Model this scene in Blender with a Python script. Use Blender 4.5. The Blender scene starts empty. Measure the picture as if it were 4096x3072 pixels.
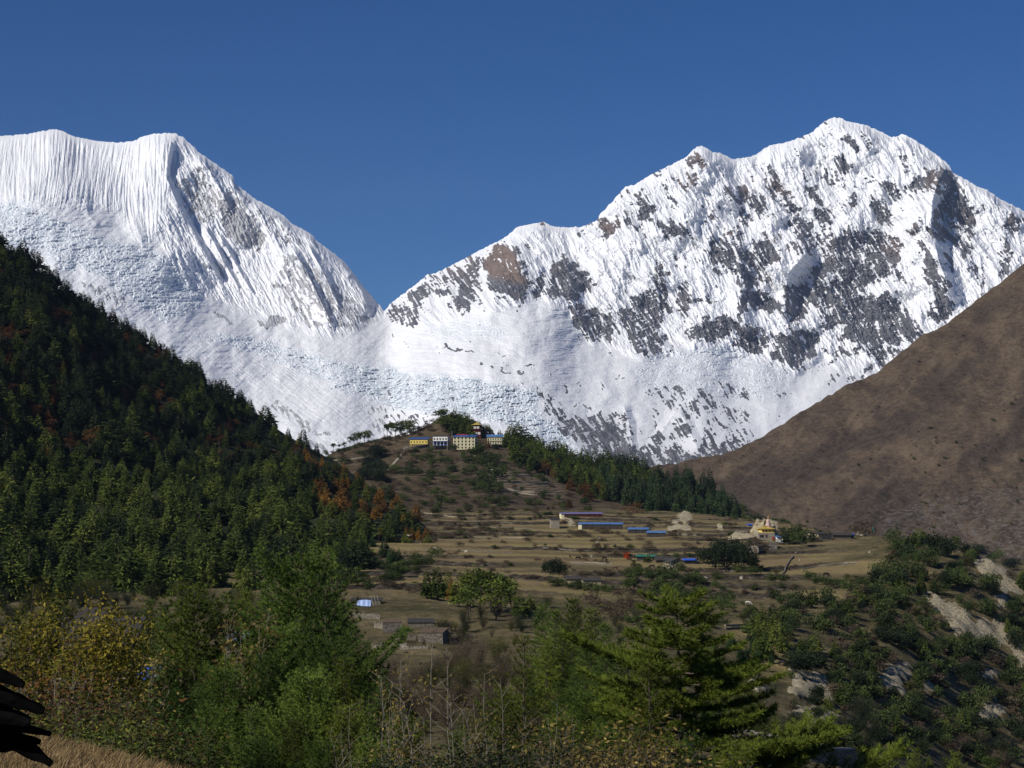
import bpy, math, random
import numpy as np
from mathutils import Vector, Matrix
sc = bpy.context.scene
# ---------------------------------------------------------------- camera, sky, sun, exposure
F = 1911.0          # focal length in picture pixels (30 degrees across 1024)
H0 = 470.0          # picture row of the horizon
camd = bpy.data.cameras.new('camera'); cam = bpy.data.objects.new('camera', camd)
sc.collection.objects.link(cam); sc.camera = cam
cam.location = (0, 0, 0); cam.rotation_euler = (math.radians(90), 0, 0)
camd.sensor_width = 36.0; camd.lens = 36.0 * F / 1024.0
camd.shift_y = (H0 - 384.0) / 1024.0
camd.clip_start = 0.1; camd.clip_end = 60000.0
SUN_AZ, SUN_EL = 56.0, 37.0      # azimuth measured from straight behind the camera towards its left, elevation
az, el = math.radians(SUN_AZ), math.radians(SUN_EL)
to_sun = Vector((-math.sin(az) * math.cos(el), -math.cos(az) * math.cos(el), math.sin(el)))
w = bpy.data.worlds.new('World'); sc.world = w; w.use_nodes = True
wn = w.node_tree.nodes; wl = w.node_tree.links
bg = wn['Background']; sky = wn.new('ShaderNodeTexSky'); sky.sky_type = 'NISHITA'
sky.sun_disc = False; sky.sun_elevation = el
sky.sun_rotation = math.atan2(to_sun.x, to_sun.y)
sky.altitude = 3200; sky.air_density = 1.0; sky.dust_density = 0.0; sky.ozone_density = 8.0
hs = wn.new('ShaderNodeHueSaturation'); hs.inputs['Hue'].default_value = .507; hs.inputs['Saturation'].default_value = 1.2; hs.inputs['Value'].default_value = 1.04
wl.new(sky.outputs[0], hs.inputs['Color']); wl.new(hs.outputs[0], bg.inputs[0]); bg.inputs[1].default_value = 0.0505
sund = bpy.data.lights.new('sun', 'SUN'); sund.energy = 4.0; sund.angle = math.radians(0.53)
sund.color = (1.0, 0.955, 0.88)
sun = bpy.data.objects.new('sun', sund); sc.collection.objects.link(sun)
sun.rotation_euler = to_sun.to_track_quat('Z', 'Y').to_euler()
sc.view_settings.view_transform = 'Standard'; sc.view_settings.look = 'None'
sc.view_settings.exposure = 0.18; sc.view_settings.gamma = 1.0; sc.view_settings.use_curve_mapping = False
sc.cycles.max_bounces = 5; sc.cycles.diffuse_bounces = 2; sc.cycles.transmission_bounces = 2
sc.cycles.volume_bounces = 0; sc.cycles.transparent_max_bounces = 6
col = sc.collection
rng = np.random.default_rng(7); random.seed(7)

# ---------------------------------------------------------------- small helpers
def pt(px, py, Y): return Vector(((px - 512.0) / F * Y, Y, (H0 - py) / F * Y))
def pxof(x, y): return 512.0 + x / y * F
def tag(o, label=None, cat=None, group=None, kind=None):
    if label: o['label'] = label
    if cat: o['category'] = cat
    if group: o['group'] = group
    if kind: o['kind'] = kind
    return o
def empty(name, loc, rz=0.0, s=1.0):
    o = bpy.data.objects.new(name, None); col.objects.link(o); o.location = loc
    o.rotation_euler = (0, 0, rz); o.scale = (s, s, s); o.empty_display_size = 0.5
    return o
def link_mesh(name, me, parent=None):
    o = bpy.data.objects.new(name, me); col.objects.link(o)
    if parent is not None: o.parent = parent
    return o
def mesh_np(name, V, Fc, mat=None, smooth=False, attrs=None, mats=None, midx=None):
    V = np.asarray(V, dtype=np.float32); Fc = np.asarray(Fc, dtype=np.int32); k = Fc.shape[1]
    me = bpy.data.meshes.new(name); me.vertices.add(len(V)); me.vertices.foreach_set('co', V.ravel())
    me.loops.add(Fc.size); me.loops.foreach_set('vertex_index', Fc.ravel())
    me.polygons.add(len(Fc)); me.polygons.foreach_set('loop_start', np.arange(0, Fc.size, k, dtype=np.int32))
    me.polygons.foreach_set('use_smooth', np.full(len(Fc), bool(smooth)))
    if mats:
        for m in mats: me.materials.append(m)
    elif mat is not None: me.materials.append(mat)
    if midx is not None: me.polygons.foreach_set('material_index', np.asarray(midx, dtype=np.int32))
    me.update(calc_edges=True)
    for an, av in (attrs or {}).items():
        a = me.attributes.new(an, 'FLOAT', 'POINT'); a.data.foreach_set('value', np.asarray(av, dtype=np.float32).ravel())
    return me
# numpy gradient noise
_perm = np.random.default_rng(11).permutation(4096).astype(np.int64)
def _h(ix, iy, seed): return _perm[(_perm[(ix + seed * 131) & 4095] + iy) & 4095]
def noise(x, y, seed=0):
    x, y = np.broadcast_arrays(np.asarray(x, float), np.asarray(y, float))
    x0 = np.floor(x).astype(np.int64); y0 = np.floor(y).astype(np.int64); fx = x - x0; fy = y - y0
    def g(ix, iy, dx, dy):
        a = _h(ix, iy, seed) * (2 * np.pi / 4096.0); return np.cos(a) * dx + np.sin(a) * dy
    u = fx * fx * fx * (fx * (fx * 6 - 15) + 10); v = fy * fy * fy * (fy * (fy * 6 - 15) + 10)
    n0 = g(x0, y0, fx, fy) * (1 - u) + g(x0 + 1, y0, fx - 1, fy) * u
    n1 = g(x0, y0 + 1, fx, fy - 1) * (1 - u) + g(x0 + 1, y0 + 1, fx - 1, fy - 1) * u
    return (n0 * (1 - v) + n1 * v) * 1.45
def fbm(x, y, o=4, seed=0, gain=.5):
    r = 0; a = 1; s = 1
    for k in range(o): r = r + a * noise(x * s, y * s, seed + k * 7); a *= gain; s *= 2.03
    return r
def ridged(x, y, o=3, seed=0):
    r = 0; a = 1; s = 1
    for k in range(o): r = r + a * (1 - 2 * np.abs(noise(x * s, y * s, seed + k * 5))); a *= .5; s *= 2.07
    return r
def sstep(a, b, x): t = np.clip((x - a) / (b - a), 0, 1); return t * t * (3 - 2 * t)
def interp_knots(x, knots):
    k = np.array(knots, float); return np.interp(x, k[:, 0], k[:, 1])
def poly_sd(PX, PY, pts):
    """signed distance to a polygon, positive inside"""
    pts = np.array(pts, float); n = len(pts)
    x0, y0 = pts.min(0) - 30; x1, y1 = pts.max(0) + 30
    out = np.full(PX.shape, -1e3); m = (PX > x0) & (PX < x1) & (PY > y0) & (PY < y1)
    X = PX[m]; Y = PY[m]; d = np.full(X.shape, 1e9); ins = np.zeros(X.shape, bool)
    for i in range(n):
        ax, ay = pts[i]; bx, by = pts[(i + 1) % n]; ex, ey = bx - ax, by - ay
        t = np.clip(((X - ax) * ex + (Y - ay) * ey) / (ex * ex + ey * ey + 1e-9), 0, 1)
        d = np.minimum(d, np.hypot(X - ax - t * ex, Y - ay - t * ey))
        c = ((ay > Y) != (by > Y)) & (X < (bx - ax) * (Y - ay) / (by - ay + 1e-12) + ax)
        ins ^= c
    out[m] = np.where(ins, d, -d); return out
def line_field(PX, PY, pts):
    """unsigned distance, signed side (+ = right of the line going down) and parameter along a polyline"""
    pts = np.array(pts, float); best = np.full(PX.shape, 1e9); side = np.zeros(PX.shape); par = np.zeros(PX.shape)
    L = np.hypot(*(pts[1:] - pts[:-1]).T); cum = np.concatenate([[0], np.cumsum(L)]); T = cum[-1]
    for i in range(len(pts) - 1):
        ax, ay = pts[i]; ex, ey = pts[i + 1] - pts[i]
        t = np.clip(((PX - ax) * ex + (PY - ay) * ey) / (ex * ex + ey * ey + 1e-9), 0, 1)
        dx = PX - ax - t * ex; dy = PY - ay - t * ey; d = np.hypot(dx, dy); m = d < best
        best[m] = d[m]; side[m] = np.sign(dx * ey - dy * ex)[m]; par[m] = ((cum[i] + t * L[i]) / T)[m]
    return best, side, par

# ---------------------------------------------------------------- node material helper
class NM:
    def __init__(s, name, rough=.9, spec=.2):
        s.m = bpy.data.materials.new(name); s.m.use_nodes = True; s.t = s.m.node_tree
        s.b = s.t.nodes['Principled BSDF']; s.b.inputs['Roughness'].default_value = rough
        s.b.inputs['Specular IOR Level'].default_value = spec
    def n(s, typ, **kw):
        x = s.t.nodes.new(typ)
        for k, v in kw.items(): setattr(x, k, v)
        return x
    def lk(s, a, b): s.t.links.new(a, b)
    def coord(s, space='obj', scale=(1, 1, 1), rot=(0, 0, 0)):
        if space == 'world': o = s.n('ShaderNodeNewGeometry').outputs['Position']
        else: o = s.n('ShaderNodeTexCoord').outputs['Object']
        mp = s.n('ShaderNodeMapping'); mp.inputs['Scale'].default_value = scale; mp.inputs['Rotation'].default_value = rot
        s.lk(o, mp.inputs[0]); return mp.outputs[0]
    def noise(s, co, sc_, det=4, rough=.55, dist=0):
        x = s.n('ShaderNodeTexNoise'); x.inputs['Scale'].default_value = sc_; x.inputs['Detail'].default_value = det
        x.inputs['Roughness'].default_value = rough; x.inputs['Distortion'].default_value = dist; s.lk(co, x.inputs[0]); return x.outputs[0]
    def attr(s, nm): x = s.n('ShaderNodeAttribute', attribute_name=nm); return x.outputs['Fac']
    def ramp(s, fac, stops):
        x = s.n('ShaderNodeValToRGB'); e = x.color_ramp.elements
        while len(e) < len(stops): e.new(.5)
        for i, (p, c) in enumerate(stops): e[i].position = p; e[i].color = (*c, 1) if len(c) == 3 else c
        s.lk(fac, x.inputs[0]); return x.outputs[0]
    def mix(s, f, a, b, blend='MIX'):
        x = s.n('ShaderNodeMix', data_type='RGBA', blend_type=blend)
        for sock, v in ((x.inputs[0], f), (x.inputs[6], a), (x.inputs[7], b)):
            if isinstance(v, (int, float)): sock.default_value = v
            elif isinstance(v, tuple): sock.default_value = (*v, 1)
            else: s.lk(v, sock)
        return x.outputs[2]
    def math(s, op, a, b=0.0, clamp=False):
        x = s.n('ShaderNodeMath', operation=op); x.use_clamp = clamp
        for sock, v in ((x.inputs[0], a), (x.inputs[1], b)):
            if isinstance(v, (int, float)): sock.default_value = v
            else: s.lk(v, sock)
        return x.outputs[0]
    def rand(s): return s.n('ShaderNodeObjectInfo').outputs['Random']
    def base(s, c):
        if isinstance(c, tuple): s.b.inputs['Base Color'].default_value = (*c, 1)
        else: s.lk(c, s.b.inputs['Base Color'])
        return s
    def bump(s, h, dist, strength=1.0):
        x = s.n('ShaderNodeBump'); x.inputs['Distance'].default_value = dist; x.inputs['Strength'].default_value = strength
        s.lk(h, x.inputs['Height']); s.lk(x.outputs[0], s.b.inputs['Normal']); return s
def plain(name, c, var=.15, sc_=2.0, rough=.85, space='obj', spec=.2):
    """a paint or stone colour broken up by two octaves of noise"""
    m = NM(name, rough, spec); f = m.noise(m.coord(space), sc_, 5, .65)
    lo = tuple(max(0, x * (1 - var * 1.6)) for x in c); hi = tuple(min(1, x * (1 + var * 1.6)) for x in c)
    m.base(m.ramp(f, [(.3, lo), (.7, hi)])); return m.m
# ================================================================ snow mountains (one range, real distances 5 to 13 km)
R1 = lambda x, y: (x / 5.53, 100 + y / 5.53)
R2 = lambda x, y: (350 + x / 5.53, 175 + y / 5.53)
R3 = lambda x, y: (625 + x / 5.53, 100 + y / 5.53)
R4 = lambda x, y: (x / 5.53, 225 + y / 5.53)
SKYL_L = [(-60,131),(-30,134),(0,136.2),(27,134),(54,129),(61.5,130.7),(72,135.8),(94,140.7),(117.5,142.7),(135.6,140.7),(141,136.7),(155.5,133.6),(173.6,133),(182.6,137),(191.7,145.2),(199,152.4),(215,163.3),(233,176),(235,183),(253,197.6),(269.4,206.7),(284,215.7),(291,223),(311,233.8),(318,242),(334.5,253.7),(345.4,262.7),(352.6,271.8),(361.7,284.4),(372.5,297),(381.6,308),(384,311.6)]
SKYL_R = [(384.4,310.6),(391.6,302.5),(404,293.4),(417,283.5),(427.8,274),(435,273.6),(462,260),(476.6,251.9),(494.7,242.8),(505.5,237.4),(516.4,227.4),(527.2,224.7),(544.4,221.7),(552.5,226.5),(567,227.4),(581.5,227),(597.7,220),(599.5,214.8),(612,202),(625,186.8),(634,185),(652,174),(666.6,167),(675.6,162.4),(686.5,157),(693.7,148.8),(701,145.6),(706.4,148),(711.8,151.5),(720.8,153.3),(733.5,159.3),(740.7,158.2),(753.4,156),(769.7,145.2),(784,143),(802,137),(813,131.6),(824,121.7),(831,118),(840,117.7),(847.4,121.3),(865.5,125),(878,130.4),(892.6,137.6),(903.5,134),(914.3,139.8),(927,148),(939.6,157),(948.7,165),(953,173),(963,177.8),(977.6,186.8),(986.6,189.5),(999.3,198.5),(1013.8,205.8),(1024,211),(1060,232),(1100,262)]
FOOT = [(-60,187),(0,187),(60,190),(120,205),(160,240),(190,290),(240,308),(290,325),(330,336),(360,325),(384,313),(420,327),(470,313),(540,298),(570,310),(590,340),(643,358),(706,346),(757,357),(795,375),(824,353),(860,385),(1100,410)]
px1 = np.arange(-60, 1100.1, .75)
sky_py = interp_knots(px1, SKYL_L + SKYL_R) + 1.0 * noise(px1 / 3.7, 0 * px1, 3) + .55 * noise(px1 / 1.6, 0 * px1, 4)
foot = interp_knots(px1, FOOT)
NV = 520
tt = np.linspace(0, 1, NV)[:, None]
PXs = np.broadcast_to(px1[None, :], (NV, len(px1))).copy()
PYs = sky_py[None, :] + (500 - sky_py[None, :]) * tt
def g1(v, s_):
    r = int(3 * s_); k = np.exp(-.5 * (np.arange(-r, r + 1) / s_) ** 2); k /= k.sum()
    return np.convolve(np.pad(v, r, mode='edge'), k, 'valid')
sky_s = g1(sky_py, 19); foot_s = g1(foot, 35)
Dr = g1(12500 - 600 * sstep(150, 700, px1) + 400 * np.cos(px1 / 150.) - 500 * sstep(820, 1000, px1), 27)
hh = g1(np.maximum(foot_s - sky_s, 42), 40); fl_ = sky_s + hh
gF = g1(1500 / hh * (1 + 0 * px1), 20); gG = (Dr - 1500 - 5400) / (500 - fl_)
q = PYs - sky_s; sw = 9.0
sp = sw * np.log1p(np.exp(np.clip((q - hh) / sw, -30, 30)))     # soft version of max(q - hh, 0)
D = Dr - gF * (q - sp) - gG * sp
s_face = q / hh; s_gl = np.clip((q - hh) / (500 - fl_), 0, 1)
X, Yp = PXs, PYs
face = 1 - sstep(-6, 8, PYs - foot)                     # 1 on the walls, 0 on the glaciers
left = 1 - sstep(383, 386, X)
rgt = 1 - left
R = np.zeros_like(D)                                  # relief towards the camera, metres
R += 150 * fbm(X / 90, Yp / 90, 3, 20) * .8
R += 38 * fbm(X / 30, Yp / 34, 3, 30)
# --- right mountain: ribs that run down to the right, steeper towards its foot
th = np.radians(50 + 25 * sstep(180, 330, Yp) - 12 * sstep(700, 560, X))
ax_, ay_ = np.cos(th), np.sin(th)
al = (X - 800) * np.cos(np.radians(58)) + (Yp - 250) * np.sin(np.radians(58))
ac = (X - 800) * np.sin(np.radians(58)) - (Yp - 250) * np.cos(np.radians(58))
warp = 8 * fbm(X / 40, Yp / 40, 2, 41)
R += rgt * face * (48 * ridged((ac + warp) / 34, al / 120, 2, 50) + 24 * ridged((ac + warp * .6) / 11, al / 40, 3, 55))
# --- left mountain: fluted snow wall, nearly vertical fine ribs
flz = poly_sd(X, Yp, [R1(-400, 100), R1(950, 180), R1(930, 480), R1(800, 760), R1(640, 560), R1(420, 560), R1(-400, 470)])
fl = sstep(-14, 4, flz) * left
fan = X + (Yp - 135) * (.10 + .25 * noise(X / 60, Yp / 200, 61))
R += fl * (19 * ridged(fan / 4.4, Yp / 45, 4, 62) + 7 * ridged(fan / 17, Yp / 80, 2, 66))
# right part of the left mountain: ribs that fan down to the right
slr = left * (1 - fl) * face
al1 = X * np.cos(np.radians(62)) + Yp * np.sin(np.radians(62)); ac1 = X * np.sin(np.radians(62)) - Yp * np.cos(np.radians(62))
R += slr * (20 * ridged((ac1 + 3 * noise(X / 20, Yp / 20, 71)) / 15, al1 / 90, 2, 72) + 17 * ridged((ac1 + noise(X / 7, Yp / 7, 73)) / 4.8, al1 / 30, 3, 75) + 9 * fbm(X / 3.5, Yp / 3.5, 3, 78))
fan2 = sstep(R1(830, 0)[0], R1(1000, 0)[0], X) * sstep(R1(0, 300)[1], R1(0, 500)[1], Yp)
# long ribs with a shaded right-hand side: (polyline, height, width to the left, width to the right)
RIBS = [([R1(960, 190), R1(932, 300), R1(918, 420), R1(975, 560), R1(1075, 740), R1(1160, 900), R1(1290, 1115)], 140, 46, 4.5),
        ([R1(1120, 680), R1(1190, 800), R1(1245, 910), R1(1340, 1070)], 130, 10, 3.5),
        ([R1(1210, 740), R1(1300, 900), R1(1400, 1080)], 110, 9, 3.5),
        ([R1(1090, 290), R1(1200, 460), R1(1290, 640)], 100, 12, 6),
        ([R1(1600, 790), R1(1700, 960), R1(1860, 1290)], 210, 18, 5.5),
        ([R1(1545, 910), R1(1580, 960), R1(1640, 1100)], 60, 12, 5),
        ([R1(1700, 790), R1(1790, 960), R1(1900, 1200)], 110, 12, 5),
        ([R1(1930, 930), R1(2000, 1050), R1(2050, 1210)], 130, 16, 7),
        ([R1(1400, 560), R1(1520, 760), R1(1590, 900)], 90, 18, 7),
        ([R1(1500, 600), R1(1640, 800), R1(1750, 960)], 60, 12, 6),
        ([R1(470, 560), R1(490, 640), R1(560, 710)], 40, 14, 6),
        # right mountain
        ([R3(1790, 350), R3(1735, 440), R3(1700, 560), R3(1690, 700), R3(1740, 900), R3(1800, 1060), R3(1850, 1180)], 260, 34, 13),
        ([R3(1150, 100), R3(1330, 260), R3(1440, 420), R3(1400, 620)], 90, 26, 22),
        ([R3(420, 255), R3(560, 430), R3(620, 620)], 120, 26, 16),
        ([R3(1540, 190), R3(1600, 330), R3(1580, 520)], 80, 20, 20),
        ([R3(1060, 780), R3(900, 960), R3(880, 1200), R3(920, 1500)], 130, 26, 16),
        ([R3(620, 640), R3(640, 900), R3(640, 1120), R3(700, 1400)], 130, 26, 14),
        ([R2(1180, 430), R2(1220, 600), R2(1220, 700), R2(1330, 930)], 150, 30, 14),
        ([R2(430, 550), R2(420, 700), R2(360, 830)], 60, 16, 10),
        ([R2(1070, 260), R2(900, 420), R2(940, 560), R2(1010, 680)], 110, 26, 16),
        # lower spurs
        ([R2(1510, 1255), R2(1545, 1380), R2(1570, 1560)], 90, 13, 7),
        ([R2(1815, 1280), R2(1880, 1420), R2(1950, 1560)], 90, 14, 8),
        ([R2(1815, 1280), R2(1740, 1400), R2(1650, 1540)], 70, 8, 12),
        ([R2(1400, 1140), R2(1450, 1220)], 30, 8, 8)]
for pts, hgt, wl_, wr_ in RIBS:
    d, sd_, par = line_field(X, Yp, pts)
    wv = np.where(sd_ > 0, wr_, wl_) * (1 + .25 * noise(X / 14, Yp / 14, 90))
    prof = np.clip(1 - d / wv, 0, 1) ** 1.15
    ends = sstep(0, .12, par) * (1 - sstep(.8, 1, par)) if len(pts) > 2 else 1
    R += hgt * prof * ends
# --- glaciers: blocks, crevasses, smooth snow between
ice = np.zeros_like(D)
for pts, a in (([R1(-400, 560), R1(100, 560), R1(300, 640), R1(560, 760), R1(840, 820), R1(1100, 1010), R1(1150, 1130), R1(900, 1240), R1(600, 1010), R1(300, 840), R1(-400, 620)], .75),
               ([R1(-400, 650), R1(120, 700), R1(430, 900), R1(430, 960), R1(200, 860), R1(-400, 800)], .8),
               ([R1(1000, 1290), R1(1400, 1300), R1(1800, 1420), R1(2212, 1480), R1(2212, 1659), R1(2000, 1659), R1(1700, 1520), R1(1400, 1400)], .8),
               ([R2(0, 1040), R2(300, 1090), R2(750, 1130), R2(1050, 1190), R2(1050, 1330), R2(1200, 1420), R2(1250, 1560), R2(1100, 1640), R2(900, 1400), R2(700, 1340), R2(450, 1330), R2(200, 1280), R2(0, 1200)], 1.0),
               ([R2(1150, 1400), R2(1300, 1520), R2(1330, 1620), R2(1100, 1620)], .8),
               ([R2(430, 830), R2(780, 800), R2(900, 880), R2(700, 930), R2(500, 900)], .35),
               ([R3(200, 1380), R3(600, 1360), R3(900, 1500), R3(900, 1659), R3(200, 1659), R3(0, 1500)], .5)):
    ice = np.maximum(ice, a * sstep(-4, 5, poly_sd(X, Yp, pts) + 4 * noise(X / 9, Yp / 7, 95)))
blk = ridged(X / 7, Yp / 4.2, 3, 100); blk2 = noise(X / 3.2, Yp / 2.2, 104)
R += ice * (17 * ridged(X / 9 + .5 * blk2, Yp / 3.0, 3, 100) + 11 * blk2 + 34 * np.round(2 * fbm(X / 15 + .3 * blk2, Yp / 6.5, 3, 107)) / 2 + 7 * noise(X / 1.6, Yp / 1.3, 108))
R += (1 - face) * (1 - ice) * (9 * fbm(X / 16, Yp / 4.5, 4, 110) + 5 * ridged(X / 22, Yp / 5, 3, 112))
R += (1 - face) * 6.5 * fbm((X + Yp * 1.2) / 6, (Yp - X * .5) / 30, 2, 115) * sstep(470, 380, X)
R += 2.8 * noise(X / 2.3, Yp / 2.3, 120) * (.4 + face)
sharp = lambda a, b, sd: (1 - np.abs(noise(a, b, sd))) ** 4
R += rgt * face * (16 * sharp((ac + warp * .5) / 5.5, al / 22, 190) + 5 * fbm(X / 3, Yp / 3, 3, 184) + 10 * sharp((ac + 2 * noise(X / 9, Yp / 9, 195)) / 2.7, al / 12, 191))
R += fl * (9 * sharp(fan / 3.1, Yp / 34, 192)) + slr * (12 * sharp((ac1 + 2 * noise(X / 9, Yp / 9, 196)) / 3.6, al1 / 20, 193) + 6 * sharp((ac1 * .6 + al1 * .8) / 6, (al1 * .6 - ac1) / 14, 194))
R += (1 - face) * (5 * sharp((X + 9 * noise(X / 30, Yp / 12, 197)) / 34, (Yp + 2 * noise(X / 14, Yp / 9, 198)) / 2.6, 199) + 3.5 * noise(X / 2.2, Yp / 1.5, 189))
sl = sstep(-6, 10, poly_sd(X, Yp, [R4(800, 560), R4(1200, 610), R4(1700, 760), R4(1850, 900), R4(2050, 1000), R4(2212, 1080), R4(2212, 1400), R4(1700, 1350), R4(1100, 800)]))
lc = (X * .60 - Yp * .80); la = X * .80 + Yp * .60
R += sl * (7 * sharp((lc + 2.5 * noise(X / 26, Yp / 26, 186)) / 4.2, la / 70, 187) + 2 * sharp((lc + noise(X / 9, Yp / 9, 183)) / 2.3, la / 26, 188) + 4 * fbm(X / 12, Yp / 7, 3, 182))
R *= sstep(0, .03, tt) * .9 + .1
Dd = D - R * 1.0; tt_ok = sstep(0, .03, tt)
# --- where bare rock shows
th1 = al / 9.0; th2 = ac / 2.6
streak = .75 * noise((ac + warp * .5) / 4.6, al / 17, 130) + .60 * noise((ac + warp * .3) / 2.1, al / 9, 131) + .35 * noise(X / 2.4, Yp / 2.0, 132) + .3 * fbm(X / 11, Yp / 11, 2, 133)
dens = np.full_like(D, -.9)
Xw = X + 5 * fbm(X / 9, Yp / 9, 2, 160); Yw = Yp + 5 * fbm(X / 9, Yp / 9, 2, 165)
def rk(pts, v, soft=5.0):
    global dens
    sd = poly_sd(Xw, Yw, pts); dens = np.maximum(dens, (-.9 + (v + .9) * sstep(-soft, soft, sd)))
def rke(T, cx, cy, a, b, ang, v):
    x, y = T(cx, cy); a /= 5.53; b /= 5.53; t = math.radians(ang); global dens
    b = b * 1.1; u = ((Xw - x) * math.cos(t) + (Yw - y) * math.sin(t)) / a; q = (-(Xw - x) * math.sin(t) + (Yw - y) * math.cos(t)) / b
    dens = np.maximum(dens, -.9 + (v + .9) * (1 - sstep(.4, 1.5, np.sqrt(u * u + q * q))))
for e in [(385,335,50,35,20,.6),(385,450,75,20,50,.0),(300,450,65,22,50,.05),(190,430,65,22,45,-.1),(120,600,150,42,50,.25),(60,700,85,20,50,.1),(170,660,90,18,52,.15),(270,720,90,42,20,.3),(235,520,90,18,60,.0),(590,540,85,25,60,.1),(650,525,40,36,-20,.7),(742,572,92,42,60,.5),(810,400,60,22,30,.1),(850,500,95,50,40,.3),(660,650,75,22,60,.15),(610,730,60,45,30,.1),(480,640,80,16,55,.0),(540,850,90,95,0,.45),(800,830,50,90,-15,.6),(700,870,125,60,30,.3),(1262,245,62,24,55,.5),(1325,212,55,16,50,.2),(1200,345,75,36,55,.55),(1140,430,78,40,50,.4),(1045,530,66,26,55,.55),(930,600,56,32,40,.5),(985,430,34,12,40,.4),(1050,380,55,12,-30,.0),(1110,640,65,36,30,.45),(1250,560,55,30,-30,.3),(330,1110,38,95,0,.45),(205,1020,36,100,-8,.4),(300,900,26,66,-10,.1),(400,1110,90,22,-5,.4),(1560,340,60,20,30,.0),(1560,400,60,16,40,-.1),(1650,450,110,48,-42,.45),(1470,500,110,26,38,.45),(1410,610,100,42,58,.55),(1600,720,50,20,-60,.3),(2150,690,66,48,10,.5),(2110,840,24,110,0,.45),(1790,890,24,60,-15,.2),(1985,1000,20,90,0,.2),(2080,900,16,80,0,.15),(950,820,80,30,20,.1),(900,700,60,20,-30,.1),(740,980,90,30,20,.2),(1170,960,40,90,20,.3),(1340,440,60,16,20,.0),(1250,1560,40,20,-40,.3),(1330,1500,60,16,-40,.35),(1420,1440,60,26,-30,.35),(1570,1380,80,16,-30,.25),(1150,1540,70,12,-35,.05),(1120,1460,70,10,-35,.0),(590,1590,120,14,10,.1),(300,1600,120,12,8,-.05),(850,1620,120,14,5,.1)]:
    rke(R3, *e)
for p, v in (([(1100,800),(1250,700),(1420,720),(1530,790),(1530,960),(1350,1020),(1250,1250),(1100,1260),(1060,1100),(1090,900)],.42),([(1300,1080),(1480,1060),(1560,1180),(1640,1250),(1620,1340),(1400,1370),(1180,1330),(1250,1180)],.55),([(640,1060),(720,1060),(900,1120),(880,1200),(760,1150),(680,1150),(640,1230),(800,1300),(790,1380),(700,1420),(620,1350),(600,1280)],.72),([(880,1030),(980,1000),(1050,1050),(1000,1200),(930,1250),(880,1150)],.5),([(810,1300),(1000,1260),(1090,1290),(1050,1390),(960,1520),(920,1480),(820,1430)],.5),([(420,1240),(600,1180),(640,1250),(520,1340),(440,1350),(390,1290)],.65),([(0,1090),(200,1090),(240,1180),(200,1260),(240,1380),(150,1430),(60,1400),(0,1290)],.3),([(1730,370),(1810,380),(1880,520),(1940,640),(1930,740),(1840,700),(1770,640),(1690,780),(1680,640),(1740,560),(1720,480)],.6),([(1620,760),(1690,840),(1760,960),(1830,1180),(1760,1250),(1680,1200),(1720,1050),(1650,980)],.55),([(1690,660),(1800,720),(1900,770),(1950,960),(1920,960),(1860,830),(1780,780),(1700,770)],.5),([(560,900),(700,900),(760,990),(640,1060),(600,980)],.45),([(1040,920),(1120,860),(1160,1000),(1060,1160),(1000,1100)],.35),([(900,620),(1080,660),(1150,760),(1050,850),(940,760)],.1),([(1100,1380),(1500,1370),(1650,1340),(1640,1400),(1400,1420),(1120,1410)],.25)):
    rk([R3(*q) for q in p], v)
for e in [(650,560,105,60,60,.25),(1045,620,42,62,0,.6),(520,640,60,40,30,.1),(950,700,16,60,35,.1),(1430,840,36,85,0,.5),(1690,900,50,42,0,.5),(1300,300,50,14,-40,.4),(1620,180,100,40,50,.25),(1540,230,70,20,60,.1),(600,965,105,8,14,.9),(765,1045,34,12,0,.6),(850,1005,30,7,-30,.6),(800,992,30,6,5,.5),(940,1088,36,9,15,.8),(860,1082,34,6,5,.6),(870,1048,12,5,10,.6),(980,1055,20,6,0,.7),(1140,1090,20,5,-20,.4),(1275,1150,12,24,0,.3),(1190,1180,14,24,-15,.4),(1390,1170,34,24,60,.2),(1290,1280,60,8,20,.4),(1465,1115,18,8,10,.6),(1520,1128,18,6,20,.6),(1850,1245,22,7,0,.5),(1920,1220,14,14,0,.5),(1790,1235,18,6,0,.4),(1700,1190,40,4,10,.3),(2010,1280,40,10,10,.3),(2100,1310,30,20,30,.4),(1700,1460,50,30,20,.5),(1960,1440,16,50,0,.4),(2060,1380,20,10,0,.5),(1690,1350,14,50,20,.35),(1840,1370,16,70,-18,.45),(1870,1400,12,90,-18,.3)]:
    rke(R2, *e)
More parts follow.
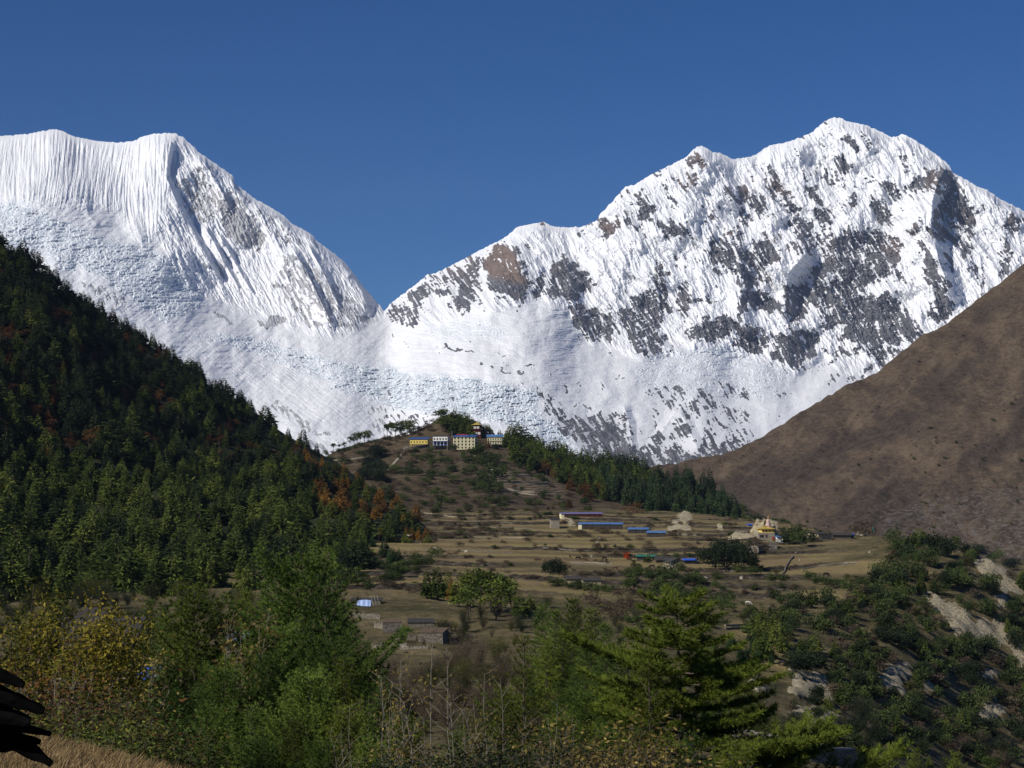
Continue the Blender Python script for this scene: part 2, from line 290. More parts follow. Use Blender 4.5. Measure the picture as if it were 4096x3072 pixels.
for p, v in (([(820,370),(900,400),(940,440),(960,540),(1000,620),(960,680),(880,690),(780,650),(760,600),(740,500),(780,430)],.8),([(1100,560),(1180,440),(1330,540),(1340,640),(1250,700),(1100,670)],.6),([(190,770),(250,700),(330,640),(430,560),(450,640),(390,740),(420,800),(350,840),(270,840),(230,800)],.22),([(550,690),(620,600),(700,650),(700,730),(640,760),(580,740)],.5),([(430,560),(620,470),(760,420),(740,520),(640,600),(520,640),(440,640)],.05),([(1210,700),(1300,720),(1400,780),(1400,900),(1360,940),(1280,900),(1230,840)],.5),([(1480,760),(1560,680),(1700,640),(1780,740),(1700,850),(1600,820),(1560,900),(1500,860)],.4),([(1560,880),(1640,960),(1720,980),(1650,1015),(1590,990)],.6),([(1840,860),(1960,800),(2100,820),(2060,880),(1980,940),(1900,900)],.6),([(1360,240),(1480,250),(1490,310),(1400,350)],.6),([(1040,1190),(1080,1180),(1120,1270),(1180,1280),(1210,1340),(1130,1360),(1060,1290)],.5),([(1130,1370),(1300,1330),(1470,1315),(1480,1400),(1530,1300),(1560,1450),(1600,1540),(1450,1620),(1300,1500),(1200,1450)],.42),([(1820,1280),(1880,1440),(1840,1500),(1760,1440)],.2),([(1400,1640),(1450,1560),(1620,1500),(1740,1470),(1900,1540),(1980,1400),(2040,1480),(2150,1440),(2212,1470),(2212,1560),(2100,1600),(1900,1680),(1400,1900)],.38),([(1640,1170),(2212,1170),(2212,1460),(1900,1380),(1700,1300)],-.12)):
    rk([R2(*q) for q in p], v)
for p, v in (([(1250,500),(1330,560),(1400,650),(1480,760),(1440,830),(1330,820),(1230,720),(1200,600)],.55),([(1420,1240),(1520,1180),(1590,1230),(1480,1262)],.75),([(1175,1160),(1215,1180),(1300,1250),(1250,1250)],.5),([(1560,800),(1720,900),(2000,1150),(2060,1230),(1880,1290),(1720,1130),(1560,960)],.12),([(960,420),(1250,500),(1180,700),(1040,640)],.10),([(1500,1000),(1600,1000),(1800,1250),(1700,1270)],.08),([(1130,300),(1300,480),(1500,640),(1700,800),(1560,800),(1330,560)],-.05),([(150,860),(300,930),(500,1010),(720,1090),(700,1190),(400,1000),(150,880)],-.05),([(1060,380),(1120,380),(1140,460),(1070,470)],.2)):
    rk([R1(*q) for q in p], v, 4)
for p, v in (([(1450,985),(1560,980),(1700,1090),(1860,1190),(1760,1170),(1600,1060),(1500,1000)],.35),([(1600,1160),(1850,1210),(1800,1290),(1700,1230)],.05),([(1810,885),(1880,900),(1910,930),(1840,915)],.2)):
    rk([R4(*q) for q in p], v)
mst = poly_sd(X, Yp, [R2(60, 1250), R2(420, 1300), R2(480, 1420), R2(300, 1500), R2(120, 1420)])
dens = np.maximum(dens, -.9 + .95 * sstep(-4, 6, mst) * (noise((X * .8 - Yp * .45) / 3.0, Yp / 16, 140) > -.15))
streakL = .8 * noise(ac1 / 3.2, al1 / 9, 135) + .4 * noise(X / 2, Yp / 2, 136)
gul = (1 - np.abs(noise((ac + warp * .5) / 5.2, al / 34, 137))) ** 7; led = (1 - np.abs(noise((Yp + .35 * X) / 4.2, (X - .3 * Yp) / 26, 138))) ** 7
fine = noise((ac + warp * .3) / 1.5, al / 4.5, 139)
st = np.where(X < 384, streakL, streak - .75 * gul - .55 * led + .35 * fine + .16)
dirty0 = sstep(-6, 12, poly_sd(X, Yp, [R2(1130, 1370), R2(1450, 1310), R2(1600, 1400), R2(2300, 1380), R2(2400, 1900), R2(1000, 1900), R2(1300, 1560)]))
rock = sstep(-.08, .12, dens * .92 + .03 + .16 * rgt * face + .10 * dirty0 + .92 * st)
Dd = Dd - rock * tt_ok * (13 * ridged((ac + warp * .4) / 3.4, al / 10, 2, 180) + 9 * noise(X / 1.7, Yp / 1.7, 185) - 14)
rtone = np.clip(.45 + .55 * fbm((ac + warp * .6) / 3.0, al / 22, 3, 170) + .35 * noise(X / 1.7, Yp / 2.6, 175), 0, 1)
dirty = sstep(-4, 10, poly_sd(X, Yp, [R2(1130, 1370), R2(1450, 1310), R2(1600, 1540), R2(2300, 1480), R2(2400, 1900), R2(1000, 1900), R2(1300, 1560)]))
brown = np.maximum(sstep(-3, 6, poly_sd(X, Yp, [R2(720, 370), R2(900, 380), R2(1000, 620), R2(900, 600), R2(740, 560)])), .7 * sstep(.1, .6, fbm(X / 40, Yp / 40, 2, 150)) * sstep(330, 230, Yp))
# back of the range: three more rows that fall away behind the skyline
P3 = np.stack([(X - 512) / F * Dd, Dd, (H0 - Yp) / F * Dd], -1)
top = P3[0]; back = []
for k, (dy, dz) in enumerate(((60, -10), (500, -260), (2600, -2600))):
    b = top.copy(); b[:, 1] += dy; b[:, 0] *= (1 + dy / top[:, 1]); b[:, 2] = np.maximum(top[:, 2] + dz, -300); back.append(b)
allP = np.concatenate([np.stack(back[::-1]), P3]); nr, nc = allP.shape[:2]
def pad(a): return np.concatenate([np.repeat(a[:1], 3, 0), a])
def grid_faces(nr, nc):
    i = np.arange(nr - 1)[:, None] * nc + np.arange(nc - 1)[None, :]
    return np.stack([i, i + nc, i + nc + 1, i + 1], -1).reshape(-1, 4)
m = NM('snow_and_rock', .75, .15)
cw = m.coord('world')
nf = m.noise(cw, .022, 6, .7); nf2 = m.noise(cw, .006, 4, .6)
rk_ = m.attr('rock'); f = m.math('ADD', rk_, m.math('MULTIPLY', m.math('SUBTRACT', nf, .5), .9))
f = m.ramp(f, [(.42, (0, 0, 0)), (.60, (1, 1, 1))])
rc = m.ramp(nf2, [(.3, (.075, .078, .088)), (.7, (.135, .130, .133))])
rc = m.mix(m.attr('rtone'), m.mix(.5, rc, (.035, .037, .045)), m.mix(.55, rc, (.26, .25, .26)))
f = m.math('MULTIPLY', f, m.math('SUBTRACT', 1.0, m.math('MULTIPLY', m.attr('dust'), .42)))
rc = m.mix(m.attr('brown'), rc, m.ramp(nf, [(.3, (.13, .095, .075)), (.7, (.24, .175, .135))]))
snow = m.mix(m.attr('ice'), m.ramp(nf2, [(.3, (.80, .81, .83)), (.7, (.86, .86, .87))]), m.ramp(nf, [(.35, (.46, .55, .62)), (.58, (.79, .82, .84))]))
snow = m.mix(m.math('MULTIPLY', m.attr('dirty'), .55), snow, (.40, .40, .42))
m.base(m.mix(f, snow, rc))
m.bump(nf, 7.0, .6)
me = mesh_np('snow_mountains', allP.reshape(-1, 3), grid_faces(nr, nc), m.m, False,
             dict(rock=pad(rock), ice=pad(ice), brown=pad(brown), dirty=pad(dirty), dust=pad(left), rtone=pad(rtone)))
tag(link_mesh('snow_mountains', me), kind='structure')
# ================================================================ valley sheets
class Sheet:
    """a terrain sheet whose columns run straight away from the camera; z may be looked up by picture position or by depth"""
    def __init__(s, px, Y, Z): s.px = px; s.Y = Y; s.Z = Z; s.PY = H0 - Z / Y * F
    def colf(s, px): return float(np.clip(np.interp(px, s.px, np.arange(len(s.px))), 0, len(s.px) - 1.001))
    def _col(s, px):
        c = s.colf(px); i = int(c); f = c - i
        return s.Y[:, i] * (1 - f) + s.Y[:, i + 1] * f, s.Z[:, i] * (1 - f) + s.Z[:, i + 1] * f
    def z(s, px, Y): yy, zz = s._col(px); return float(np.interp(Y, yy, zz))
    def at(s, px, Y): return Vector(((px - 512) / F * Y, Y, s.z(px, Y)))
    def hit(s, px, py, ymin=0, ymax=1e9):
        yy, zz = s._col(px); pp = H0 - zz / yy * F
        for k in range(1, len(yy)):
            if yy[k] < ymin: continue
            if pp[k] <= py or yy[k] > ymax:
                a, b = pp[k - 1], pp[k]; t = np.clip((a - py) / (a - b + 1e-9), 0, 1) if a > py else 0
                Y = yy[k - 1] + (yy[k] - yy[k - 1]) * t
                return Vector(((px - 512) / F * Y, Y, zz[k - 1] + (zz[k] - zz[k - 1]) * t))
        v = np.where(yy >= max(ymin, 60), pp, 1e9); k = int(np.argmin(v))      # just above the crest: stand on the crest
        return Vector(((px - 512) / F * yy[k], yy[k], zz[k])) if v[k] - py < 10 else None
    def mesh(s, name, mat, attrs):
        P = np.stack([(s.px[None, :] - 512) / F * s.Y, s.Y, s.Z], -1); nr, nc = s.Y.shape
        me = mesh_np(name, P.reshape(-1, 3), grid_faces(nr, nc)[:, ::-1], mat, True, attrs)
        return tag(link_mesh(name, me), kind='structure')
# ---- the ground: fields, near slope, scrub hillside
GC = [-500, 0, 45, 100, 170, 300, 400, 500, 600, 700, 800, 850, 900, 960, 1024, 1500]
GP = [  # depth, picture row of the ground in each column
 (3,   [1900]*16),
 (6,   [1160]*16),
 (12,  [790,795,800,806,812,830,850,860,870,880,890,890,890,900,900,900]),
 (20,  [725,734,736,750,768,805,840,860,870,880,890,895,900,900,900,900]),
 (27,  [880,885,885,890,895,900,905,905,905,905,910,910,910,910,910,910]),
 (60,  [852]*16),
 (120, [745,745,745,745,742,741,741,741,741,745,760,775,800,810,820,820]),
 (200, [699,699,699,699,699,699,699,699,700,712,740,765,800,825,840,840]),
 (320, [667,667,667,667,667,667,667,668,672,690,728,765,810,850,880,880]),
 (420, [648,648,648,648,646,645,645,646,650,660,685,705,740,778,812,812]),
 (500, [612,612,612,612,610,608,607,609,615,620,638,657,692,735,772,780]),
 (560, [600,600,600,600,600,598,598,600,603,607,616,627,645,690,730,740]),
 (610, [592,592,592,592,592,590,588,590,594,597,600,602,612,646,685,690]),
 (700, [577,577,577,577,577,576,575,575,576,576,576,574,568,575,605,640]),
 (760, [570,570,570,570,570,570,568,567,567,566,565,561,553,552,578,620]),
 (850, [556,556,556,556,556,555,555,555,555,554,552,549,541,556,596,640]),
 (1000,[538,538,538,538,538,538,537,537,537,536,535,535,540,575,620,650]),
 (1150,[524,524,524,524,524,524,523,523,523,524,529,536,552,590,620,640]),
 (1300,[513,513,513,513,513,513,512,512,512,515,525,545,565,590,610,620]),
 (1500,[505,505,505,505,505,505,505,505,506,512,530,548,560,575,580,585]),
 (1900,[508,508,508,508,508,508,508,508,510,520,535,545,550,555,560,560])]
gpx = np.arange(-500, 1500.1, 5.0)
gY = np.unique(np.concatenate([np.geomspace(3, 120, 60), np.geomspace(120, 540, 110), np.arange(540, 1330, 2.6), np.linspace(1330, 1900, 24)]))
ks = np.array([r[0] for r in GP], float)
KZ = np.array([[(H0 - v) / F * r[0] for v in np.interp(gpx, GC, r[1])] for r in GP])
gZ = np.array([np.interp(gY, ks, KZ[:, i]) for i in range(len(gpx))]).T
for _ in range(3):
    gZ[:, 1:-1] = (gZ[:, :-2] + 2 * gZ[:, 1:-1] + gZ[:, 2:]) / 4
for _ in range(2):
    sm = gZ.copy(); sm[1:-1] = (gZ[:-2] + 2 * gZ[1:-1] + gZ[2:]) / 4; gZ = np.where(gY[:, None] > 40, sm, gZ)
GPX = np.broadcast_to(gpx[None, :], gZ.shape); GY = np.broadcast_to(gY[:, None], gZ.shape).copy(); GX = (GPX - 512) / F * GY
gPY = H0 - gZ / GY * F
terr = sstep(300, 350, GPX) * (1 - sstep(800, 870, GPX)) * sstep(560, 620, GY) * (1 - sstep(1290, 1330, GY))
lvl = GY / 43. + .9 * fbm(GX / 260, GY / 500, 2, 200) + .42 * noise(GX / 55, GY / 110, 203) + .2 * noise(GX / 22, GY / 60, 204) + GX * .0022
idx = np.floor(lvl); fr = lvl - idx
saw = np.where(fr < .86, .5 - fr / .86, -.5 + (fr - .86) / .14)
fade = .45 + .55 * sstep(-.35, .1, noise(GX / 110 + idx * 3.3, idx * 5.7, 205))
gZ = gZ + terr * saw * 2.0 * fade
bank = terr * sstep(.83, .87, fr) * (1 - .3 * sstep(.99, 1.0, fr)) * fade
cell = np.floor((GX + idx * 37 + 20 * noise(GX / 90, idx * 2.1, 206)) / (60 + 30 * np.sin(idx * 2.3)))
tone = (np.sin(idx * 12.9 + cell * 78.2) * 43758.5) % 1.0
rough = fbm(GX / 14, GY / 14, 3, 210)
gZ += (1 - terr) * rough * np.interp(GY, [10, 40, 200, 700, 1900], [.0, .15, .5, 1.3, 2.0]) * (1 - .3 * sstep(560, 640, GY) * (1 - sstep(820, 880, GPX)))
clz = sstep(-.1, .35, fbm(GX / 22, GY / 30, 3, 220)) * 0
# bare, pale cliff scars on the right-hand hillside (picture positions, ground fixed below)
gPY = H0 - gZ / GY * F
T7 = lambda x, y: (725 + x / 6.826, 525 + y / 6.826)
SCARS = [[(1380,470),(1540,530),(1560,600),(1640,600),(1700,720),(1840,650),(1900,690),(1960,760),(1960,830),(1880,820),(1800,760),(1720,790),(1640,760),(1560,720),(1520,640),(1440,590)],
 [(1700,200),(1800,250),(1930,290),(1920,340),(1850,330),(1800,360),(1740,300)],[(1850,380),(1960,390),(2041,430),(2041,470),(1950,460),(1880,440)],[(1850,510),(1940,520),(1900,550),(1860,545)],
 [(1980,860),(2041,840),(2041,990),(1990,960)],[(1100,980),(1300,970),(1310,1010),(1120,1010)],[(1360,1040),(1400,1050),(1390,1090),(1460,1090),(1430,1140),(1370,1110)],[(1050,1040),(1200,1030),(1200,1090),(1130,1130),(1070,1090)],[(1190,1150),(1250,1120),(1230,1190)],
 [(470,1020),(540,1020),(560,1060),(660,1010),(730,1120),(700,1180),(640,1110),(560,1180),(460,1180)],[(460,1260),(560,1280),(680,1290),(760,1300),(700,1350),(620,1390),(540,1380),(480,1330)],[(460,1380),(520,1420),(480,1490)],[(180,1130),(270,1100),(290,1140),(220,1160)],[(1730,1000),(1850,1010),(1830,1060),(1760,1050)],[(980,1380),(1060,1400),(1050,1460),(1000,1430)],[(1780,1230),(1930,1220),(1880,1300),(1750,1350)]]
scar = np.zeros_like(gZ); zone = sstep(235, 300, GY) * (1 - sstep(850, 900, GY)) * sstep(700, 760, GPX)
for sp in SCARS:
    scar = np.maximum(scar, sstep(-5, .5, poly_sd(GPX, gPY, [T7(*q) for q in sp]) + 6.5 * fbm(GPX / 8, gPY / 6, 3, 230)))
scar *= zone
T4 = lambda x, y: (312.5 + x / 7.373, 387.5 + y / 7.373)
T5 = lambda x, y: (550 + x / 7.373, 437.5 + y / 7.373)
for sp in ([T4(310,1060),T4(400,1020),T4(500,1050),T4(420,1110),T4(330,1110)], [T5(880,650),T5(960,560),T5(1035,545),T5(1030,690),T5(880,690)], [T5(1220,650),T5(1270,650),T5(1280,690),T5(1230,690)],[T5(90,610),T5(160,605),T5(200,640),T5(190,665),T5(130,640)],
           [T5(1480,660),T5(1640,600),T5(1680,640),T5(1660,700),T5(1500,690)],[T5(1310,735),T5(1500,700),T5(1540,740),T5(1320,760)]):
    scar = np.maximum(scar, sstep(-1.5, 1, poly_sd(GPX, gPY, sp) + 1.2 * fbm(GPX / 5, gPY / 4, 2, 233)) * sstep(560, 620, GY))
gZ += scar * (1.6 * fbm(GX / 6, GY / 9, 3, 250) + .8)
# smooth dirt fields at picture positions
FIELDS = [[T7(0,660),T7(350,640),T7(330,760),T7(0,770)],[T7(320,520),T7(500,470),T7(680,450),T7(860,510),T7(560,520)],[T7(210,200),T7(480,190),T7(400,340),T7(240,280)],[T7(400,290),T7(1080,230),T7(1060,330),T7(420,350)],[T4(290,1375),T4(740,1420),T4(720,1470),T4(430,1440)],[T4(560,1150),T4(680,1110),T4(830,1150),T4(640,1190)],[T4(940,1250),T4(1300,1290),T4(1100,1310),T4(960,1300)],[T7(330,860),T7(460,840),T7(470,1000),T7(250,1100),T7(200,1000)],
          [T4(1430,1400),T4(2100,1410),T4(2120,1450),T4(1440,1450)],[T4(1440,1480),T4(1860,1500),T4(1840,1530),T4(1460,1520)],[T4(-50,1240),T4(130,1270),T4(60,1300),T4(-50,1290)]]
fieldm = np.zeros_like(gZ)
for sp in FIELDS: fieldm = np.maximum(fieldm, sstep(-1.2, 1.2, poly_sd(GPX, gPY, sp)) * sstep(400, 450, GY))
grassy = (1 - sstep(24, 30, GY))
ground = Sheet(gpx, GY, gZ)
m = NM('valley_soil', .95, .1); cw = m.coord('world')
n1 = m.noise(cw, .035, 6, .65); n2 = m.noise(cw, .35, 5, .7); n3 = m.noise(cw, 2.2, 4, .7)
scrub = m.ramp(m.math('ADD', m.math('MULTIPLY', n1, .55), m.math('MULTIPLY', n2, .45)), [(.34, (.034, .036, .016)), (.45, (.085, .073, .034)), (.56, (.165, .13, .066)), (.68, (.25, .20, .10))])
field = m.mix(m.attr('tone'), (.33, .235, .11), (.42, .34, .125)); field = m.mix(m.ramp(n2, [(.35, (0,0,0)), (.75, (1,1,1))]), field, (.21, .155, .09)); field = m.mix(.22, field, scrub)
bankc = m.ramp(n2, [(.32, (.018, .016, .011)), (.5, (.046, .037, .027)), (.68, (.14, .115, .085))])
n4 = m.noise(cw, .9, 5, .75)
cliff = m.ramp(m.math('ADD', m.math('MULTIPLY', n4, .7), m.math('MULTIPLY', n3, .3)), [(.3, (.12, .095, .055)), (.44, (.29, .24, .15)), (.58, (.50, .43, .30))])
grs = m.ramp(m.noise(m.coord('world', (1, 2.5, 1)), 7, 6, .75), [(.3, (.06, .036, .016)), (.5, (.19, .125, .06)), (.7, (.33, .24, .13))])
c = m.mix(m.math('MULTIPLY', m.attr('field'), .85), scrub, field)
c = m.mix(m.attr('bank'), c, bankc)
c = m.mix(m.ramp(m.math('ADD', m.attr('scar'), m.math('MULTIPLY', m.math('SUBTRACT', n2, .5), .8)), [(.45, (0,0,0)), (.6, (1,1,1))]), c, cliff)
c = m.mix(m.attr('grassy'), c, grs)
m.base(c); m.bump(m.math('ADD', n2, m.math('MULTIPLY', n4, .5)), 1.3, .9)
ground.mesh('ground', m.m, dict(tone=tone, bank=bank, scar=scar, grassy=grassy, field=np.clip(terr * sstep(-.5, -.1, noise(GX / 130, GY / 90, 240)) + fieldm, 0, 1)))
# ---- generic hillside from rows of (depth, picture row) over columns
def hill(cols, rows, step, nsub, back, relief=None, smooth=2):
    px = np.arange(cols[0], cols[-1] + .1, step); K = len(rows)
    Yk = np.array([np.interp(px, cols, r[0]) for r in rows]); Pk = np.array([np.interp(px, cols, r[1]) for r in rows]); Zk = (H0 - Pk) / F * Yk
    Ys, Zs = [], []
    for k in range(K - 1):
        for t in np.linspace(0, 1, nsub, endpoint=False): Ys.append(Yk[k] * (1 - t) + Yk[k + 1] * t); Zs.append(Zk[k] * (1 - t) + Zk[k + 1] * t)
    Ys.append(Yk[-1]); Zs.append(Zk[-1]); n_top = len(Ys)
    for dy, dz in back: Ys.append(Yk[-1] + dy); Zs.append(Zk[-1] + dz)
    Ys = np.array(Ys); Zs = np.array(Zs)
    for _ in range(smooth): Zs[1:-1] = (Zs[:-2] + 2 * Zs[1:-1] + Zs[2:]) / 4
    PX = np.broadcast_to(px[None, :], Ys.shape); XX = (PX - 512) / F * Ys
    if relief is not None: Zs = Zs + relief(XX, Ys, PX)
    return Sheet(px, Ys, Zs), PX, XX
# forest hill on the left
fc = [-420, -80, 0, 18, 32, 54, 81, 103, 123, 141, 159, 181, 199, 217, 239, 259, 287, 324, 360, 393, 417, 444, 462, 480]
ftop = [0, 190, 239, 252, 263, 280, 298, 311, 321, 333, 345, 362, 375, 386, 402, 412, 436, 459, 479, 497, 518, 545, 562, 580]
fy1 = np.interp(fc, [-80, 140, 324, 390, 430, 450, 480], [1250, 1300, 1300, 1180, 1040, 900, 840])
fy0 = np.interp(fc, [-80, 300, 350, 400, 450, 480], [520, 560, 640, 740, 860, 830])
fp0 = np.interp(fc, [-80, 300, 350, 400, 450, 480], [618, 612, 597, 582, 566, 582])
fp1 = np.array(ftop, float)
fm = lambda t, e: (fy0 + (fy1 - fy0) * t, fp0 + (fp1 - fp0) * e)
forest, FPX, FX = hill(fc, [fm(0, 0), fm(.25, .22), fm(.5, .47), fm(.75, .74), fm(1, 1)], 6, 14, [(40, -6), (150, -60), (500, -260)],
                       lambda x, y, p: 15 * (1 - .85 * sstep(300, 400, p)) * fbm((x + .3 * y) / 95, y / 210, 3, 300) * np.clip((y - 500) / 200, 0, 1) * np.clip((1400 - y) / 250, .15, 1))
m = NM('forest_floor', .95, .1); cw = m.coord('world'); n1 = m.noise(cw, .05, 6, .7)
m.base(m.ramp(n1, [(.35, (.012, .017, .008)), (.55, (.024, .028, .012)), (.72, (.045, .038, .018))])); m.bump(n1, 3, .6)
forest.mesh('forest_hillside', m.m, {})
# monastery hill
mc = [270, 300, 325, 340, 353, 372, 384, 407, 428, 437, 448, 459, 470, 479, 494, 508, 524, 543, 570, 597, 625, 660, 700, 740, 770, 800]
mtop = [468, 462, 456, 448, 444, 441, 436, 434, 425, 418, 414, 414, 420, 427, 436, 443, 447, 453, 461, 470, 478, 484, 490, 503, 518, 528]
mb = np.interp(mc, [270, 340, 416, 520, 612, 700, 800], [500, 505, 515, 522, 524, 526, 532])
mbench = np.minimum(np.interp(mc, [270, 330, 372, 403, 430, 452, 476, 500, 540, 800], [475, 462, 456, 449.5, 447.5, 449.5, 448, 447, 462, 540]), mb - 6)
mbench = np.maximum(mbench, np.array(mtop) + 2)
one = np.ones(len(mc))
monast, MPX, MX = hill(mc, [(one * 1270, mb + 2), (one * 1400, mb * .62 + mbench * .38), (one * 1520, mb * .28 + mbench * .72), (one * 1600, mbench), (one * 1640, np.maximum(mbench - 1.5, np.array(mtop) + 1)), (one * 1720, np.array(mtop, float))], 4, 14, [(25, -5), (120, -60), (400, -200)],
                       lambda x, y, p: 2.5 * fbm(x / 45, y / 60, 3, 310) * np.clip((y - 1300) / 100, 0, 1) * np.where((y > 1590) & (y < 1650), .2, 1))
mPY = monast.PY
wl_terr = sstep(-3, 2, poly_sd(MPX, mPY, [T4(1290, 590), T4(1700, 640), T4(1900, 780), T4(1600, 800), T4(1380, 740)]))
m = NM('hill_soil', .95, .1); cw = m.coord('world'); n1 = m.noise(cw, .045, 6, .68); n2 = m.noise(cw, .3, 5, .7)
c = m.ramp(m.math('ADD', m.math('MULTIPLY', n1, .6), m.math('MULTIPLY', n2, .4)), [(.34, (.026, .026, .014)), (.45, (.062, .046, .027)), (.56, (.105, .078, .048)), (.68, (.16, .125, .08))])
wv = m.n('ShaderNodeTexWave', wave_type='BANDS', bands_direction='Z'); wv.inputs['Scale'].default_value = .22; wv.inputs['Distortion'].default_value = 6; wv.inputs['Detail'].default_value = 3; m.lk(m.coord('world', (.35, .2, 1)), wv.inputs[0])
c = m.mix(m.math('MULTIPLY', m.attr('steps'), m.ramp(wv.outputs[0], [(.55, (0,0,0)), (.8, (1,1,1))])), c, (.20, .155, .11))
m.base(c); m.bump(n2, 2.0, .8)
monast.mesh('monastery_hill', m.m, dict(steps=wl_terr))
# brown grass mountainside
bc = [560, 620, 657, 690, 722, 759, 790, 824, 850, 880, 910, 944, 980, 1024, 1100, 1500]
btop = np.array([487, 476, 471.5, 468, 460.5, 440.5, 424, 403, 389, 370, 349, 324, 297, 264, 208, -80], float) + 1
bY1 = np.interp(bc, [560, 700, 1024, 1500], [2300, 2450, 2750, 3100]); one = np.ones(len(bc))
bb = one * 600
bm = lambda t, e: (1780 + (bY1 - 1780) * t, bb + (btop - bb) * e)
def brel(x, y, p):
    u = x * .80 - y * .35; v = x * .35 + y * .8
    t = np.clip((y - 1800) / 150, 0, 1) * np.clip((2850 - y) / 300 + .1, .12, 1)
    return t * (3.6 * ridged((x - .70 * y + 8 * noise(x / 60, y / 60, 321)) / 42, (x + y) / 260, 4, 320) + 7 * ridged((x - .75 * y) / 150, (x + y) / 500, 2, 325) + 2.0 * fbm(x / 12, y / 16, 4, 330))
brown_h, BPX, BX = hill(bc, [bm(0, 0), bm(.33, .30), bm(.66, .63), bm(1, 1)], 4, 50, [(50, -8), (250, -120), (900, -600)], brel)
bPY = brown_h.PY; T8 = lambda x, y: (650 + x / 5.53, 250 + y / 5.53)
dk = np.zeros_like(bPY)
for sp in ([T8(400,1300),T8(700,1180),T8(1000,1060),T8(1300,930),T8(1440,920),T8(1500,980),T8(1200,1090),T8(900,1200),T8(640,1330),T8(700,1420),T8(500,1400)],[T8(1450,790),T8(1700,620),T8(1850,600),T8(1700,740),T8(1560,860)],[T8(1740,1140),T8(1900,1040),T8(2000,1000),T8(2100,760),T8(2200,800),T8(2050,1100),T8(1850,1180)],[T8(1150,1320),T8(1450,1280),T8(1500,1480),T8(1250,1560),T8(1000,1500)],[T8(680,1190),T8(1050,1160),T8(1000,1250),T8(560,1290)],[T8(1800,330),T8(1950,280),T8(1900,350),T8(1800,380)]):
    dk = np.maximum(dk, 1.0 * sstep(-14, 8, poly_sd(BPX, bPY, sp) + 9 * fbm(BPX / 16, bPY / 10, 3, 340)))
base_d = sstep(0, 1, (bPY - 470) / 90)
grey = sstep(-10, 10, poly_sd(BPX, bPY, [T8(1200,1400),T8(1500,1340),T8(2200,1250),T8(2300,1800),T8(1300,1800)]) + 12 * fbm(BPX / 14, bPY / 9, 3, 350))
m = NM('dry_grass_slope', .95, .1); cw = m.coord('world'); cs = m.coord('world', (1, .16, .9), (0, 0, math.radians(-36)))
n1 = m.noise(cs, .02, 7, .68, .6); n2 = m.noise(cw, .16, 6, .72); n3 = m.noise(cw, .45, 4, .75)
g = m.ramp(m.math('ADD', m.math('MULTIPLY', n1, .5), m.math('MULTIPLY', n2, .5)), [(.38, (.046, .033, .027)), (.47, (.090, .065, .046)), (.55, (.138, .101, .067)), (.65, (.185, .138, .092))])
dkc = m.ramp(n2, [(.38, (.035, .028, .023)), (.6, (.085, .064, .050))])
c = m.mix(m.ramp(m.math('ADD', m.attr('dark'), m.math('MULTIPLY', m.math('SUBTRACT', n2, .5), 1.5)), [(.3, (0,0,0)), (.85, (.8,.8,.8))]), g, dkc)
c = m.mix(m.ramp(m.math('ADD', m.math('MULTIPLY', m.attr('grey'), .62), m.math('MULTIPLY', m.math('SUBTRACT', n2, .5), 1.6)), [(.6, (0,0,0)), (.78, (.8,.8,.8))]), c, m.ramp(n3, [(.3, (.10, .09, .08)), (.7, (.20, .18, .165))]))
c = m.mix(m.ramp(n3, [(.32, (.6,.6,.6)), (.42, (0,0,0))]), c, (.030, .024, .018))
m.base(c); m.bump(m.math('ADD', n2, m.math('MULTIPLY', n3, .4)), 5.0, .8)
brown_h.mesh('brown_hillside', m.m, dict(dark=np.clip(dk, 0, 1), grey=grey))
# ground plate under everything, out past the mountains
bp = mesh_np('valley_floor', [(-9500, -1600, -330), (9500, -1600, -330), (9500, 16500, -330), (-9500, 16500, -330)], [[0, 1, 2, 3]], plain('far_soil', (.09, .075, .05), .2, .01, space='world'))
tag(link_mesh('valley_floor', bp), kind='structure')
# ================================================================ plants
def foliage(name, stops, trans=.22, rough=.75):
    m = NM(name, rough, .12)
    oi = m.n('ShaderNodeObjectInfo').outputs['Random']; isl = m.n('ShaderNodeNewGeometry').outputs['Random Per Island']
    f = m.math('FRACT', m.math('ADD', m.attr('tint'), oi))
    f = m.math('ADD', m.math('MULTIPLY', f, .55), m.math('MULTIPLY', isl, .45))
    c = m.ramp(f, stops); m.base(c)
    tr = m.n('ShaderNodeBsdfTranslucent'); m.lk(c, tr.inputs[0])
    mx = m.n('ShaderNodeMixShader'); mx.inputs[0].default_value = trans
    m.lk(m.b.outputs[0], mx.inputs[1]); m.lk(tr.outputs[0], mx.inputs[2])
    m.lk(mx.outputs[0], m.t.nodes['Material Output'].inputs[0]); return m.m
M = {}
M['conifer'] = foliage('conifer_needles', [(.05, (.028, .044, .011)), (.45, (.074, .102, .020)), (.75, (.135, .168, .032)), (.97, (.24, .25, .046))])
M['spruce'] = foliage('spruce_needles', [(.05, (.020, .042, .018)), (.5, (.042, .078, .030)), (.95, (.088, .130, .044))])
M['rust'] = foliage('rust_leaves', [(.05, (.050, .022, .010)), (.5, (.110, .046, .016)), (.95, (.190, .090, .025))])
M['larch'] = foliage('larch_needles', [(.05, (.10, .050, .012)), (.5, (.23, .11, .022)), (.95, (.36, .20, .035))])
M['olive'] = foliage('olive_leaves', [(.05, (.024, .028, .010)), (.5, (.060, .062, .020)), (.95, (.11, .105, .030))])
M['shade'] = foliage('mixed_thicket_leaves', [(.05, (.014, .020, .006)), (.55, (.036, .044, .011)), (.8, (.11, .12, .022)), (.97, (.32, .32, .045))], .3)
M['scrub'] = foliage('scrub_leaves', [(.05, (.024, .036, .012)), (.5, (.056, .080, .024)), (.95, (.110, .138, .038))])
